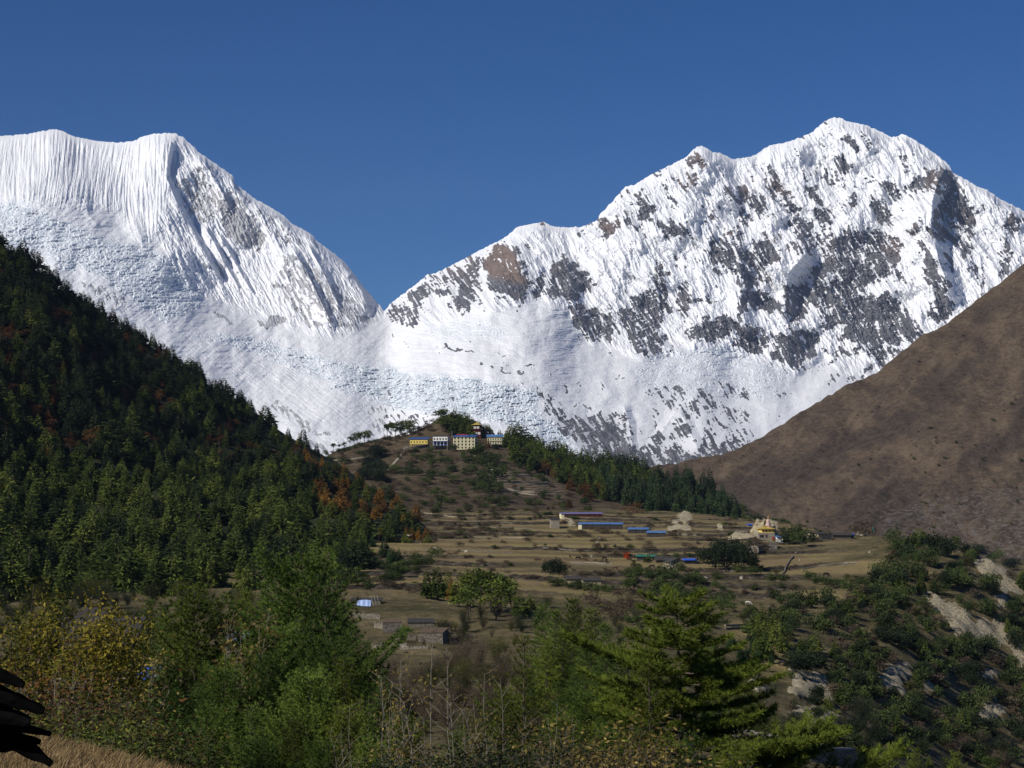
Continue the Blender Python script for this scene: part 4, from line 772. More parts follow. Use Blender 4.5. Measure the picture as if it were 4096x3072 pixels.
# sort: the largest in the picture stand alone, the rest of a kind that is over-full are one mass
LIM = dict(conifer=290, fir=280, spruce=120, larch=110, rust=70, pinefar=60, bush=190, darkbush=110, twigbush=110, olivebush=60, yellowtree=40)
rest = {}
for kind in FAR:
    L = [p for p in plants if p[0] == kind]; L.sort(key=lambda p: -p[2] / p[1].y)
    for i, p in enumerate(L):
        if i < LIM[kind]: put(*p)
        else: rest.setdefault(kind, []).append(p)
STUFFN = dict(conifer=('forest_trees', 'mass of small dark conifers filling the upper forested hillside'), bush=('scrub_cover', 'ground cover of small dark scrub bushes on the slopes'),
              twigbush=('dry_scrub_cover', 'ground cover of low dry brown bushes on terraces and slopes'))
for kind, L in rest.items():
    Vs, Fs, ts, n0 = [], [], [], 0
    for _, p, h, wf, lb, gp in L:
        V, Fc, _, _ = FAR[kind][random.randrange(len(FAR[kind]))]; a = random.uniform(0, 6.28); c_, s_ = math.cos(a), math.sin(a)
        Vr = np.stack([(V[:, 0] * c_ - V[:, 1] * s_) * h * wf, (V[:, 0] * s_ + V[:, 1] * c_) * h * wf, V[:, 2] * h], 1) + np.array(p)
        Vs.append(Vr); Fs.append(Fc + n0); n0 += len(V); ts.append(np.full(len(V), random.random()))
    nm, lb = STUFFN.get(kind, ('far_' + NAMES[kind] + 's', 'mass of small far %s plants' % CATS[kind]))
    o = link_mesh(nm, mesh_np(nm, np.concatenate(Vs), np.concatenate(Fs), FAR[kind][0][2].materials[0], attrs=dict(tint=np.concatenate(ts))))
    tag(o, lb, 'trees' if 'tree' in nm else 'scrub', kind='stuff'); print('REST', kind, len(L))
print('PLANTS', len(plants))
# ================================================================ near trees and shrubs
def needles(C, Dv, n, L, W, g, spread=.8):
    """n thin needles round each tuft centre C pointing about Dv"""
    C = np.repeat(C, n, 0); D_ = unit(np.repeat(Dv, n, 0) + g.normal(0, spread, (len(C), 3)))
    S = unit(np.cross(D_, g.normal(size=D_.shape))) * W; Ln = L * g.uniform(.65, 1.15, len(C))[:, None]
    V = np.stack([C - S, C + S, C + D_ * Ln], 1).reshape(-1, 3); return V, np.arange(len(V)).reshape(-1, 3)
def near_pine(seed, H, R, whorls=18, per=5, n=13, L=.19, W=.012, shape=.75, low=.1, up=.25, sparse=1.0, irregular=.25, bend=.15, rise=.9):
    g = np.random.default_rng(seed); wood = Geo()
    tz = np.linspace(0, 1, 12); P = np.stack([bend * np.sin(tz * 2.1 + seed) * H * .06, bend * np.cos(tz * 1.7 + seed) * H * .05, tz * H], 1)
    wood.tube(P, (1 - tz) * H * .014 + .012, 7); C, Dv = [], []
    axis = lambda z: np.array([np.interp(z, P[:, 2], P[:, 0]), np.interp(z, P[:, 2], P[:, 1]), z])
    for w_ in range(whorls):
        f = low + (1 - low) * ((w_ + .3 * g.random()) / whorls) ** .9; z = f * H * .985; k = per if f < .8 else max(3, per - 1)
        a0 = g.random() * 6.28
        for b in range(k):
            a = a0 + b * 6.28 / k + g.normal(0, .25); Lb = (R * (1 - f) ** shape + .12 * R) * (1 + g.normal(0, irregular)); Lb = max(Lb, .15)
            e0 = -.15 + rise * f ** 2 + g.normal(0, .12); m = 7; s = np.linspace(0, 1, m)
            rr_ = Lb * s; zz = Lb * (e0 * s + up * s ** 2.2 - .12 * np.sin(s * 3.1) * (1 - f)); aa = a + .15 * s * g.normal()
            B = axis(z) + np.stack([np.cos(aa) * rr_, np.sin(aa) * rr_, zz], 1)
            wood.tube(B, np.linspace(.012 + .011 * Lb, .005, m), 4, False)
            tg = unit(np.gradient(B, axis=0)); st = max(3, int(Lb * .8 / .16 * sparse))
            for q in np.linspace(.22, 1, st):
                p = np.array([np.interp(q, s, B[:, i]) for i in range(3)]); t_ = np.array([np.interp(q, s, tg[:, i]) for i in range(3)])
                C.append(p); Dv.append(t_ + np.array([0, 0, .35]))
                if q < .97 and Lb > .45:
                    for sd_ in (-1, 1):
                        if g.random() > .85: continue
                        side = np.cross(t_, [0, 0, 1.]); side = side / (np.linalg.norm(side) + 1e-6) * sd_; tl = Lb * .36 * (1.05 - q * .75) * g.uniform(.5, 1.2)
                        d_ = unit(side * .85 + t_ * .75 + np.array([0, 0, .22 + .15 * g.normal()])); mm = max(1, int(tl / .15))
                        wood.add([p - side * .004, p + [0, 0, .008], p + d_ * tl], [[0, 1, 2]])
                        for j in range(1, mm + 1): C.append(p + d_ * tl * j / mm); Dv.append(d_ + np.array([0, 0, .4]))
    C.append(axis(H * .99)); Dv.append(np.array([0, 0, 1.])); C = np.array(C); Dv = np.array(Dv)
    V, Fc = needles(C, Dv, n, L, W, g); return V, Fc, wood
def leafy(seed, H, R, stems=9, leaves=2600, L=.075, low=.35, spread=.5, twigs=9, droop=.5, rad=.03):
    g = np.random.default_rng(seed); wood = Geo(); ends = []
    for s_ in range(stems):
        a = g.random() * 6.28; l = R * g.uniform(.25, 1.0); h = H * g.uniform(.72, 1.0) * (1 - .15 * l / R); m = 7; t = np.linspace(0, 1, m)
        P = np.stack([np.cos(a) * l * t ** 1.3 + g.normal(0, .03, m) * H * .3, np.sin(a) * l * t ** 1.3 + g.normal(0, .03, m) * H * .3, h * t], 1); P[0, :2] *= .2
        wood.tube(P, np.linspace(rad, rad * .25, m), 5, False)
        for b in range(twigs):
            q = g.uniform(low, 1); p = np.array([np.interp(q, t, P[:, i]) for i in range(3)]); aa = g.random() * 6.28; tl = H * g.uniform(.06, .16) * (1.3 - q) * 1.6
            d_ = unit(np.array([np.cos(aa), np.sin(aa), g.uniform(.5, 1.4)])); e = p + d_ * tl
            wood.tube([p, p + d_ * tl * .5 + g.normal(0, .02, 3), e], [rad * .3, rad * .22, rad * .1], 3, False)
            for u in np.linspace(.25, 1, 5): ends.append(p + (e - p) * u)
        for u in np.linspace(low, 1, 8): ends.append(np.array([np.interp(u, t, P[:, i]) for i in range(3)]))
    E = np.array(ends)[g.integers(0, len(ends), leaves)] + g.normal(0, spread * .22, (leaves, 3))
    Dv = np.stack([g.normal(size=leaves), g.normal(size=leaves), g.normal(size=leaves) * .6 - droop], 1)
    V, Fc = kites(E, Dv, L * g.uniform(.6, 1.3, leaves), L * .24, g, .15); return V, Fc, wood
def thing2(name, label, cat, group, pos, crown_me, wood_me, rz=0.0, s=1.0, cn='crown', wn_='trunk'):
    e = empty(name, pos, rz, s); link_mesh(cn, crown_me, e); link_mesh(wn_, wood_me, e); return tag(e, label, cat, group)
def base_at(px, Y): return ground.at(px, Y)
NP = {}
def np_mesh(key, mat, args, woodmat='bark'):
    V, Fc, wd = near_pine(**args); NP[key] = (mesh_np(key + '_needles', V, Fc, M[mat]), wd.mesh(key + '_wood', M[woodmat]), args['H'])
np_mesh('pa', 'bluepine', dict(seed=1, H=10, R=2.9, whorls=28, per=7, n=20, up=.5, L=.2, shape=.72, sparse=1.15))
np_mesh('pb', 'pine', dict(seed=2, H=9, R=2.2, whorls=26, per=7, n=19, up=.6, L=.2, shape=.75))
np_mesh('pc', 'bluepine', dict(seed=3, H=8, R=1.7, whorls=24, per=6, n=19, up=.65, L=.18, shape=.75))
np_mesh('pk', 'pine', dict(seed=14, H=9.5, R=3.5, whorls=20, per=6, n=30, up=.14, rise=.5, L=.21, irregular=.34, shape=.7, low=.12, sparse=1.5, bend=.5))
np_mesh('pl', 'lime', dict(seed=5, H=7, R=1.3, whorls=14, per=4, n=14, up=.4, L=.2, low=.35))
np_mesh('ps', 'bluepine', dict(seed=6, H=10, R=2.1, whorls=22, per=6, n=11, up=.2, L=.22, W=.02, sparse=.8, shape=.8))
np_mesh('pt', 'pine', dict(seed=7, H=9, R=2.3, whorls=19, per=6, n=11, up=.3, L=.24, W=.02, sparse=.8))
def pine_at(key, px, pytop, Y, label, group=None, wf=1.0, rz=None, name='pine_tree', cat='pine tree'):
    nm_, wm, H = NP[key]; b = base_at(px, Y); top = (H0 - pytop) / F * Y; s = (top - b.z) / H
    e = thing2(name, label, cat, group, b - Vector((0, 0, .1)), nm_, wm, random.uniform(0, 6.28) if rz is None else rz); e.scale = (s * wf, s * wf, s); return e
pine_at('pa', 300, 556, 64, 'tallest of the bushy green foreground pines, rising over the pale blue tarpaulin hut', wf=1.25)
pine_at('pc', 325, 583, 58, 'narrow green pine close beside the tallest foreground pine', wf=1.0)
pine_at('pb', 197, 583, 60, 'bushy foreground pine standing just right of the blue tarpaulin', wf=1.3)
pine_at('pb', 240, 650, 56, 'lower green pine filling the gap between the two tallest foreground pines', wf=1.4)
pine_at('pa', 276, 628, 57, 'second pine pressed against the left side of the tallest foreground pine', wf=1.15)
pine_at('pb', 172, 655, 53, 'leaning green pine at the left flank of the foreground clump', wf=1.3)
pine_at('pa', 335, 640, 52, 'wide green pine low on the right flank of the foreground clump', wf=1.0)
pine_at('pa', 268, 655, 47, 'broad green pine low in front of the tallest foreground pine', wf=.95)
pine_at('pb', 345, 655, 50, 'pine at the right-hand side of the foreground pine clump', wf=.95)
pine_at('pc', 165, 668, 50, 'small pine in front of the blue tarpaulin', wf=1.2)
pine_at('pa', 215, 705, 39, 'short dense pine at the foot of the foreground clump', wf=1.0)
pine_at('pb', 295, 712, 38, 'low spreading pine near the bottom edge below the foreground clump', wf=1.1)
pine_at('pc', 370, 700, 42, 'low green pine next to the pale bare saplings', wf=1.1)
pine_at('pb', 125, 690, 44, 'small yellow-green pine beside the hidden cream house', wf=1.0)
pine_at('pk', 673, 588, 46, 'big yellow-green pine with long irregular horizontal branches', wf=1.2, rz=.6)
pine_at('pl', 649, 655, 38, 'thin yellow-green pine with a bare pale trunk before the big pine', wf=.9)
pine_at('pc', 692, 728, 34, 'young blue-green pine tip at the bottom edge under the big pine', wf=1.1)
pine_at('pc', 610, 722, 34, 'young bushy pine at the bottom edge left of the big pine', wf=1.2)
pine_at('pb', 735, 735, 36, 'short yellow-green pine at the bottom edge right of the big pine', wf=1.2)
pine_at('pb', 560, 712, 44, 'low green pine between the golden shrubs and the big pine', wf=1.1)
pine_at('pl', 525, 634, 70, 'slim pine with a bare lower trunk at the edge of the spruce stand', wf=.85)
for i, (a, b, Yq) in enumerate(((572, 597, 165), (556, 608, 160), (541, 602, 172), (590, 608, 158), (607, 622, 150), (622, 636, 150), (563, 632, 142), (585, 642, 136), (602, 655, 130), (546, 640, 140), (574, 665, 122), (558, 680, 115), (636, 655, 130), (592, 685, 112), (530, 668, 120), (618, 675, 118), (640, 690, 100))):
    pine_at('ps' if i % 3 else 'pt', a, b, Yq, 'dense green spruce in the stand left of the big yellow-green pine', 'spruces left of the big pine', 1.1, name='spruce_tree', cat='spruce')
for i, (a, b, Yq) in enumerate(((745, 668, 150), (716, 640, 170), (757, 690, 140), (735, 700, 130), (775, 712, 150), (705, 700, 120), (790, 735, 170), (815, 742, 190), (845, 748, 190), (880, 756, 190), (915, 748, 210), (760, 738, 120), (955, 752, 210), (990, 756, 210))):
    pine_at('ps' if i % 2 else 'pt', a, b, Yq, 'conifer on the slope between the big pine and the stone wall', 'conifers right of the big pine', 1.25, name='conifer_tree', cat='conifer')
for i, (a, b, Yq) in enumerate(((20, 610, 190), (60, 600, 210), (100, 615, 180), (150, 598, 220), (130, 625, 170), (165, 606, 205), (245, 590, 220), (265, 580, 240), (240, 606, 190), (366, 640, 150), (352, 628, 170), (385, 668, 130), (180, 625, 160), (340, 600, 200))):
    pine_at('ps' if i % 2 else 'pt', a, b, Yq, 'conifer behind the foreground pines below the hillside forest', 'conifers behind the foreground pines', 1.2, name='conifer_tree', cat='conifer')
for a, b, Yq, kk_, lb in ((502, 684, 46, 'pb', 'green pine right of the pale sapling trunks'), (585, 692, 50, 'pa', 'full green pine in front of the spruce stand'), (545, 728, 36, 'pc', 'small dark pine among the golden shrubs'), (455, 726, 38, 'pc', 'low pine at the foot of the pale sapling trunks'), (405, 712, 44, 'pb', 'low bushy pine between the foreground clump and the saplings')):
    pine_at(kk_, a, b, Yq, lb, wf=1.1)
for i, (a, b, Yq, kk_) in enumerate(((150, 700, 40, 'pc'), (188, 690, 42, 'pa'), (222, 668, 46, 'pa'), (252, 700, 38, 'pc'), (310, 672, 44, 'pa'), (345, 702, 38, 'pb'), (200, 735, 33, 'pb'), (262, 738, 32, 'pa'), (325, 738, 32, 'pa'), (160, 745, 30, 'pb'), (372, 738, 34, 'pa'))):
    pine_at(kk_, a, b, Yq, 'bushy green pine low in the foreground pine clump', 'low pines of the foreground clump', 1.15)
# leaf trees and shrubs
LM = {}
def lm(key, mat, wood, **kw):
    V, Fc, wd = leafy(**kw); LM[key] = (mesh_np(key + '_leaves', V, Fc, M[mat]), wd.mesh(key + '_stems', M[wood]), kw['H'])
lm('ya', 'yellow', 'bark', seed=31, H=8, R=2.2, stems=16, leaves=7500, L=.14, low=.3, twigs=14, rad=.04, spread=.9)
lm('yb', 'yellow', 'bark', seed=32, H=7, R=1.5, stems=11, leaves=4200, L=.13, low=.35, twigs=12, rad=.035, spread=.8)
lm('yc', 'gold', 'pale_bark', seed=33, H=5, R=.7, stems=4, leaves=420, L=.11, low=.35, twigs=9, rad=.016, spread=.5)
lm('gh', 'twig', 'bark', seed=43, H=2.4, R=1.5, stems=26, leaves=4200, L=.07, low=.05, twigs=12, rad=.010, spread=.8, droop=0)
lm('sa', 'gold', 'pale_bark', seed=34, H=6, R=1.0, stems=4, leaves=330, L=.105, low=.3, twigs=16, rad=.024, spread=.35, droop=.2)
lm('sb', 'gold', 'pale_bark', seed=35, H=6, R=.6, stems=2, leaves=180, L=.10, low=.35, twigs=18, rad=.024, spread=.35, droop=.2)
lm('ga', 'gold', 'bark', seed=36, H=2.6, R=1.4, stems=20, leaves=1500, L=.08, low=.25, twigs=9, rad=.014, spread=.8, droop=.1)
lm('gb', 'green', 'bark', seed=37, H=2.4, R=1.5, stems=16, leaves=3800, L=.075, low=.15, twigs=9, rad=.014, spread=.9, droop=0)
lm('gc', 'shade', 'bark', seed=38, H=2.6, R=1.7, stems=18, leaves=4600, L=.075, low=.1, twigs=9, rad=.014, spread=1.0, droop=0)
lm('gd', 'twig', 'pale_bark', seed=39, H=2.4, R=1.3, stems=34, leaves=1500, L=.06, low=.2, twigs=14, rad=.008, spread=.6, droop=0)
lm('ge', 'dark', 'bark', seed=40, H=2.6, R=1.8, stems=18, leaves=5600, L=.085, low=.05, twigs=9, rad=.014, spread=1.0, droop=0)
lm('gf', 'rust', 'bark', seed=41, H=2.4, R=1.4, stems=20, leaves=2200, L=.06, low=.15, twigs=9, rad=.01, spread=.8, droop=0)
def leaf_at(key, px, pytop, Y, label, group=None, wf=1.0, name='leafy_shrub', cat='shrub', sheetz=None):
    nm_, wm, H = LM[key]; b = base_at(px, Y); top = (H0 - pytop) / F * Y; s = max(.2, (top - b.z) / H)
    e = thing2(name, label, cat, group, b - Vector((0, 0, .05)), nm_, wm, random.uniform(0, 6.28), cn='leaves', wn_='stem'); e.scale = (s * wf, s * wf, s); return e
leaf_at('ya', 28, 555, 50, 'tall yellow-leaved tree at the very left, olive lower down', name='yellow_leaf_tree', cat='tree')
leaf_at('ya', 78, 566, 46, 'bright yellow-leaved tree growing before the hidden cream house', name='yellow_leaf_tree', cat='tree')
leaf_at('yb', 108, 574, 48, 'narrow yellow-leaved tree with its top beside the dark forest', name='yellow_leaf_tree', cat='tree')
leaf_at('yb', -6, 572, 44, 'olive-yellow leaf tree half cut off by the picture edge', name='yellow_leaf_tree', cat='tree')
leaf_at('yc', 139, 615, 40, 'sparse yellow-leaved sapling above the blue tarpaulin', name='yellow_sapling', cat='sapling')
leaf_at('yb', 55, 625, 42, 'low yellowing tree in front of the cream house wall', name='yellow_leaf_tree', cat='tree', wf=1.2)
for i, (a, b) in enumerate(((212, 572), (245, 574), (236, 600), (228, 615))):
    leaf_at('yc', a, b, 56 - i * 2, 'thin yellow-leaved sapling growing up through the foreground pines', 'yellow saplings among the pines', name='yellow_sapling', cat='sapling')
for i, (k_, a, b, Yq, lb) in enumerate((('sb', 422, 587, 29, 'tallest pale bare sapling with a few gold leaves'), ('sb', 454, 611, 27, 'second tallest pale sapling, its trunk straight and light grey'), ('sa', 384, 655, 30, 'leaning many-stemmed sapling with scattered gold leaves'), ('sa', 405, 640, 33, 'fine-twigged sapling before the stone ruins'), ('sa', 488, 655, 31, 'sparse sapling right of the two pale trunks'), ('sb', 512, 650, 34, 'thin whip-like sapling beside the slim pine'), ('sa', 352, 690, 30, 'low sapling touching the foreground pines'), ('sa', 545, 680, 30, 'gold-leaved sapling above the golden thicket'), ('sa', 470, 690, 26, 'short sapling at the foot of the pale trunks'), ('sa', 432, 700, 25, 'forked sapling with bare diagonal branches'), ('sb', 580, 690, 33, 'thin sapling at the left of the young bushy pine'))):
    leaf_at(k_, a, b, Yq, lb, 'bare saplings in the foreground', name='bare_sapling', cat='sapling')
# thickets: (mesh, polygon of picture tops, count, depth range, label, group)
def thicket(keys, poly, n, Yr, label, group, wf=(.9, 1.3)):
    P_ = np.array(poly, float); k = 0; tr = 0
    while k < n and tr < n * 50:
        tr += 1; px = rr.uniform(P_[:, 0].min(), P_[:, 0].max()); py = rr.uniform(P_[:, 1].min(), P_[:, 1].max())
        if not in_poly(px, py, poly): continue
        Yq = rr.uniform(*Yr); b = base_at(px, Yq); hh_ = (H0 - py) / F * Yq - b.z
        if hh_ < .5 or hh_ > 4.5: continue
        k += 1; leaf_at(rr.choice(keys), px, py, Yq, label, group, rr.uniform(*wf))
thicket(['ga'], [(440, 705), (640, 700), (650, 768), (420, 768)], 15, (24, 34), 'golden-leaved shrub in the thicket at the bottom centre', 'golden shrubs at the bottom centre')
thicket(['gb', 'gc'], [(60, 690), (140, 690), (165, 740), (150, 768), (100, 735), (55, 720)], 14, (24, 34), 'green leafy shrub behind the dry grass bank', 'green shrubs behind the grass bank')
thicket(['gd', 'gf', 'gc'], [(45, 665), (130, 690), (160, 735), (60, 728)], 12, (26, 36), 'brownish shrub between the dark shingles and the green shrubs', 'brown shrubs behind the grass bank')
thicket(['gc', 'gd', 'ge'], [(370, 742), (460, 730), (640, 730), (720, 745), (740, 768), (370, 768)], 26, (23, 32), 'low mixed shrub along the bottom edge', 'low shrubs along the bottom edge')
thicket(['gf', 'gd'], [(0, 640), (60, 655), (50, 700), (0, 690)], 7, (32, 42), 'rusty brown shrub just above the dark shingles', 'rusty shrubs above the shingles')
# farther thickets seen between the near trees
def scrub_band(keys, poly, n, hp, label):
    P_ = np.array(poly, float); k = 0; tr = 0
    while k < n and tr < n * 50:
        tr += 1; px = rr.uniform(P_[:, 0].min(), P_[:, 0].max()); py = rr.uniform(P_[:, 1].min(), P_[:, 1].max())
        if not in_poly(px, py, poly): continue
        p = ground.hit(px, py, 60); k += 1
        if p is None: continue
        kd = rr.choice(keys); nm_, wm, H = LM[dict(twigbush='gh', bush='gc', darkbush='ge')[kd]]; s = rr.uniform(*hp) * p.y / F / H
        e = thing2(dict(twigbush='bare_shrub', bush='shrub', darkbush='evergreen_bush')[kd], label, 'shrub', label, p, nm_, wm, random.uniform(0, 6.28), cn='leaves', wn_='stem'); e.scale = (s * .95, s * .95, s)
scrub_band(['twigbush', 'bush', 'twigbush'], [(370, 668), (530, 662), (540, 750), (370, 745)], 85, (18, 34), 'brown thicket bush behind the bare saplings')
scrub_band(['bush', 'darkbush', 'bush'], [(0, 596), (300, 596), (300, 640), (0, 640)], 60, (14, 26), 'dark undergrowth bush at the foot of the forested hillside')
scrub_band(['bush', 'darkbush'], [(0, 640), (380, 640), (380, 700), (0, 700)], 36, (16, 30), 'dark undergrowth bush behind the foreground pines')
scrub_band(['bush', 'darkbush', 'twigbush'], [(620, 690), (1024, 745), (1024, 790), (640, 780)], 36, (20, 34), 'undergrowth bush on the low slope behind the big pine')
scrub_band(['twigbush', 'bush'], [(380, 628), (560, 632), (530, 655), (370, 650)], 14, (8, 14), 'low bush around the stone ruins')

# dry grass on the bank at the lower left
g = np.random.default_rng(77); n = 26000; gx_ = g.uniform(-60, 330, n); gy_ = g.uniform(11, 22.5, n)
gc = np.array([ground.at(a, b) for a, b in zip(gx_[::8], gy_[::8])]).repeat(8, 0)[:n]; gc[:, 0] += g.normal(0, .12, n); gc[:, 1] += g.normal(0, .25, n); gc[:, 2] = np.array([ground.z(pxof(a, b), b) for a, b in zip(gc[:, 0], gc[:, 1])]) - .01
V, Fc = kites(gc, np.stack([g.normal(.5, .5, n), g.normal(0, .5, n), g.uniform(.25, 1.1, n)], 1), g.uniform(.05, .16, n), .0035, g, 0)
M['straw'] = foliage('dry_straw', [(.05, (.12, .075, .03)), (.5, (.30, .21, .10)), (.95, (.52, .42, .22))], .2)
tag(link_mesh('dry_grass', mesh_np('dry_grass', V, Fc, M['straw'])), 'dry straw-coloured grass on the near bank', 'grass', kind='stuff')

scrub_band(['bush', 'twigbush', 'darkbush'], [(440, 615), (530, 600), (640, 600), (660, 640), (440, 650)], 30, (10, 18), 'scrub bush on the bank above the spruce stand')
# ================================================================ thin air between here and the mountains
hz = Geo().box((0, 7450, -331.0), (19600, 18700, 2760)).mesh('haze', None)
hm = bpy.data.materials.new('haze_air'); hm.use_nodes = True; ht = hm.node_tree; ht.nodes.clear()
ho = ht.nodes.new('ShaderNodeOutputMaterial'); hp = ht.nodes.new('ShaderNodeVolumePrincipled')
hp.inputs['Color'].default_value = (.55, .70, 1, 1); hp.inputs['Density'].default_value = 1.4e-5; hp.inputs['Anisotropy'].default_value = 0
ht.links.new(hp.outputs[0], ho.inputs['Volume']); hz.materials.append(hm)
tag(link_mesh('haze', hz), 'thin bluish mountain air between the valley and the snow peaks', 'haze', kind='stuff')
# ================================================================ buildings and small things
B = {}
B['cream'] = plain('cream_plaster', (.72, .67, .42), .06, .6); B['white'] = plain('white_paint', (.75, .74, .70), .06, .6)
B['yellow'] = plain('yellow_paint', (.70, .54, .14), .1, .6); B['blue'] = plain('blue_tin', (.035, .08, .25), .15, .5, .5, spec=.4)
B['brightblue'] = plain('bright_blue_tin', (.09, .19, .40), .16, .5, .45, spec=.4); B['maroon'] = plain('maroon_paint', (.10, .025, .022), .15, .8)
B['orange'] = plain('orange_timber', (.42, .16, .03), .2, 1.5); B['gold'] = plain('gilded_roof', (.42, .30, .06), .2, 1.0, .4, spec=.5)
B['glass'] = plain('dark_window', (.03, .035, .045), .2, 1, .2, spec=.5); B['frame'] = plain('window_frame_paint', (.16, .13, .10), .1, 1)
B['slate'] = plain('dark_plank_roof', (.05, .045, .042), .3, 1.2); B['purple'] = plain('faded_violet_tin', (.16, .14, .30), .15, .6)
B['green'] = plain('green_tin', (.03, .16, .11), .15, .6); B['red'] = plain('red_paint', (.38, .03, .03), .15, .6)
B['wood'] = plain('weathered_timber', (.12, .085, .055), .3, 2); B['shade_black'] = plain('shade_black_shingle', (.004, .004, .004), .4, 8, 1.0, spec=0.0)  # deep shade on the stacked shingles is put into their near-black colour
B['tarp'] = plain('pale_blue_tarpaulin', (.34, .46, .72), .1, 1.5, .5); B['tarpdull'] = plain('dull_blue_sheet', (.10, .16, .28), .15, 1.5); B['tarpb'] = plain('royal_blue_tarpaulin', (.03, .10, .52), .25, 1.5, .45)
B['palest'] = plain('bleached_rock', (.36, .33, .28), .2, 3)
def stone(name, a, b, mortar, sc_=1.1):
    m = NM(name, .95, .1); co = m.coord('world', (1, 1, 2.2)); v = m.n('ShaderNodeTexVoronoi'); v.inputs['Scale'].default_value = sc_; m.lk(co, v.inputs[0])
    v2 = m.n('ShaderNodeTexVoronoi', feature='DISTANCE_TO_EDGE'); v2.inputs['Scale'].default_value = sc_; m.lk(co, v2.inputs[0])
    sp_ = m.n('ShaderNodeSeparateColor'); m.lk(v.outputs['Color'], sp_.inputs[0]); c = m.ramp(sp_.outputs[0], [(0, a), (1, b)])
    c = m.mix(m.ramp(v2.outputs[0], [(.0, (1, 1, 1)), (.10, (0, 0, 0))]), c, mortar); m.base(c); m.bump(v2.outputs[0], .15, .6); return m.m
B['stone'] = stone('dry_stone', (.12, .105, .08), (.27, .24, .19), (.04, .036, .03), 2.2); B['palestone'] = stone('pale_dry_stone', (.26, .23, .17), (.44, .39, .30), (.12, .10, .08), 1.6)
B['tanstone'] = stone('tan_rubble', (.30, .25, .15), (.46, .40, .26), (.12, .10, .06), .8)
def gable_roof(w, d, h, over, th, ridge='x'):
    g = Geo(); x = w / 2 + over; y0, y1 = -over, d + over; ym = d / 2
    for a, b in (((y0, -over * .4), (ym, h)), ((ym, h), (y1, -over * .4))):
        V = [(-x, a[0], a[1]), (x, a[0], a[1]), (x, b[0], b[1]), (-x, b[0], b[1])]; V = V + [(p[0], p[1], p[2] + th) for p in V]
        g.add(V, [[3, 2, 1, 0], [4, 5, 6, 7], [0, 1, 5, 4], [1, 2, 6, 5], [2, 3, 7, 6], [3, 0, 4, 7]])
    return g
def shed_roof(w, d, hf, hb, over, th):
    """single slope from front height hf to back height hb above the walls"""
    g = Geo(); x = w / 2 + over; V = [(-x, -over, hf), (x, -over, hf), (x, d + over, hb), (-x, d + over, hb)]; V = V + [(p[0], p[1], p[2] + th) for p in V]
    return g.add(V, [[3, 2, 1, 0], [4, 5, 6, 7], [0, 1, 5, 4], [1, 2, 6, 5], [2, 3, 7, 6], [3, 0, 4, 7]])
def hip_roof(w, d, h, over, th=.12, flare=.35, top=.04):
    g = Geo(); rings = []
    for f, z in ((1, 0), (.62, h * .32), (.3, h * .66), (top, h)):
        X, Y_ = (w / 2 + over) * f, (d / 2 + over) * f; rings.append([(-X, d / 2 - Y_, z), (X, d / 2 - Y_, z), (X, d / 2 + Y_, z), (-X, d / 2 + Y_, z)])
    V = [(x, y_, -th) for x, y_, z in rings[0]] + [p for r in rings for p in r]; Fq = [[3, 2, 1, 0]]
    for k in range(len(rings)): Fq += [[k * 4 + i, k * 4 + (i + 1) % 4, k * 4 + 4 + (i + 1) % 4, k * 4 + 4 + i] for i in range(4)]
    n = len(rings) * 4; Fq.append([n, n + 1, n + 2, n + 3]); return g.add(V, Fq)
def window(parent, x, y, z, w, h, fm_='frame', gm='glass', side=None):
    f = Geo(); t = .09
    for c, d in (((x, y, z), (w, .12, t)), ((x, y, z + h - t), (w, .12, t)), ((x - w / 2 + t / 2, y, z + t), (t, .12, h - 2 * t)), ((x + w / 2 - t / 2, y, z + t), (t, .12, h - 2 * t)), ((x, y, z + t), (.05, .10, h - 2 * t))): f.box(c, d)
    fo = f.build('window', B[fm_], parent); Geo().box((x, y + .02, z + t), (w - 2 * t, .06, h - 2 * t)).build('pane', B[gm], fo)
def place_root(name, label, cat, px, py, sheet, rz, group=None, ymin=60, lift=0.0):
    p = (mh if sheet == 'm' else lambda a, b: gh(a, b, ymin))(px, py); e = empty(name, p + Vector((0, 0, lift)), rz); tag(e, label, cat, group); return e, p.y / F
# ---- monastery
def w_of(px, k): return px * k
MK = 1600 / F
e, k = place_root('monastery_dormitory', 'large four-storey cream monastery building with rows of square windows and blue roof', 'building', 464, 449.3, 'm', math.radians(-13))
w_, h_, d_ = 22.5 * k, 12.4 * k, 9.0
Geo().box((0, d_ / 2, -2.5), (w_, d_, h_ + 2.5)).build('wall', B['cream'], e)
shed_roof(w_, d_, h_ + .05, h_ + 1.6, .7, .25).build('roof', B['blue'], e)
fr = Geo()
for r in range(1, 4): fr.box((0, -.03, r * h_ / 4 - .1), (w_, .06, .16))
for c in range(7): fr.box((-w_ / 2 + w_ * c / 6, -.05, 0), (.16, .08, h_))
fr.build('trim', B['frame'], e)
for r in range(4):
    for c in range(6): window(e, -w_ / 2 + w_ * (c + .5) / 6, -.06, r * h_ / 4 + .6, 1.5, 1.55)
for c in range(3): 
    f = Geo().box((w_ / 2 + .05, 1.6 + c * 2.7, h_ * .5), (.12, 1.2, 1.3)); f.build('window', B['glass'], e)
e, k = place_root('monastery_lodge', 'long yellow monastery building with blue tin roof and orange timber ground floor', 'building', 418.6, 447.5, 'm', math.radians(-13))
w_, h_, d_ = 18.2 * k, 8.2 * k, 6.0
Geo().box((0, d_ / 2, h_ * .42), (w_, d_, h_ * .58)).build('wall', B['yellow'], e)
Geo().box((0, d_ / 2 + .7, -2.0), (w_, d_ - 1.4, h_ * .42 + 2.0)).build('ground_floor', B['orange'], e)
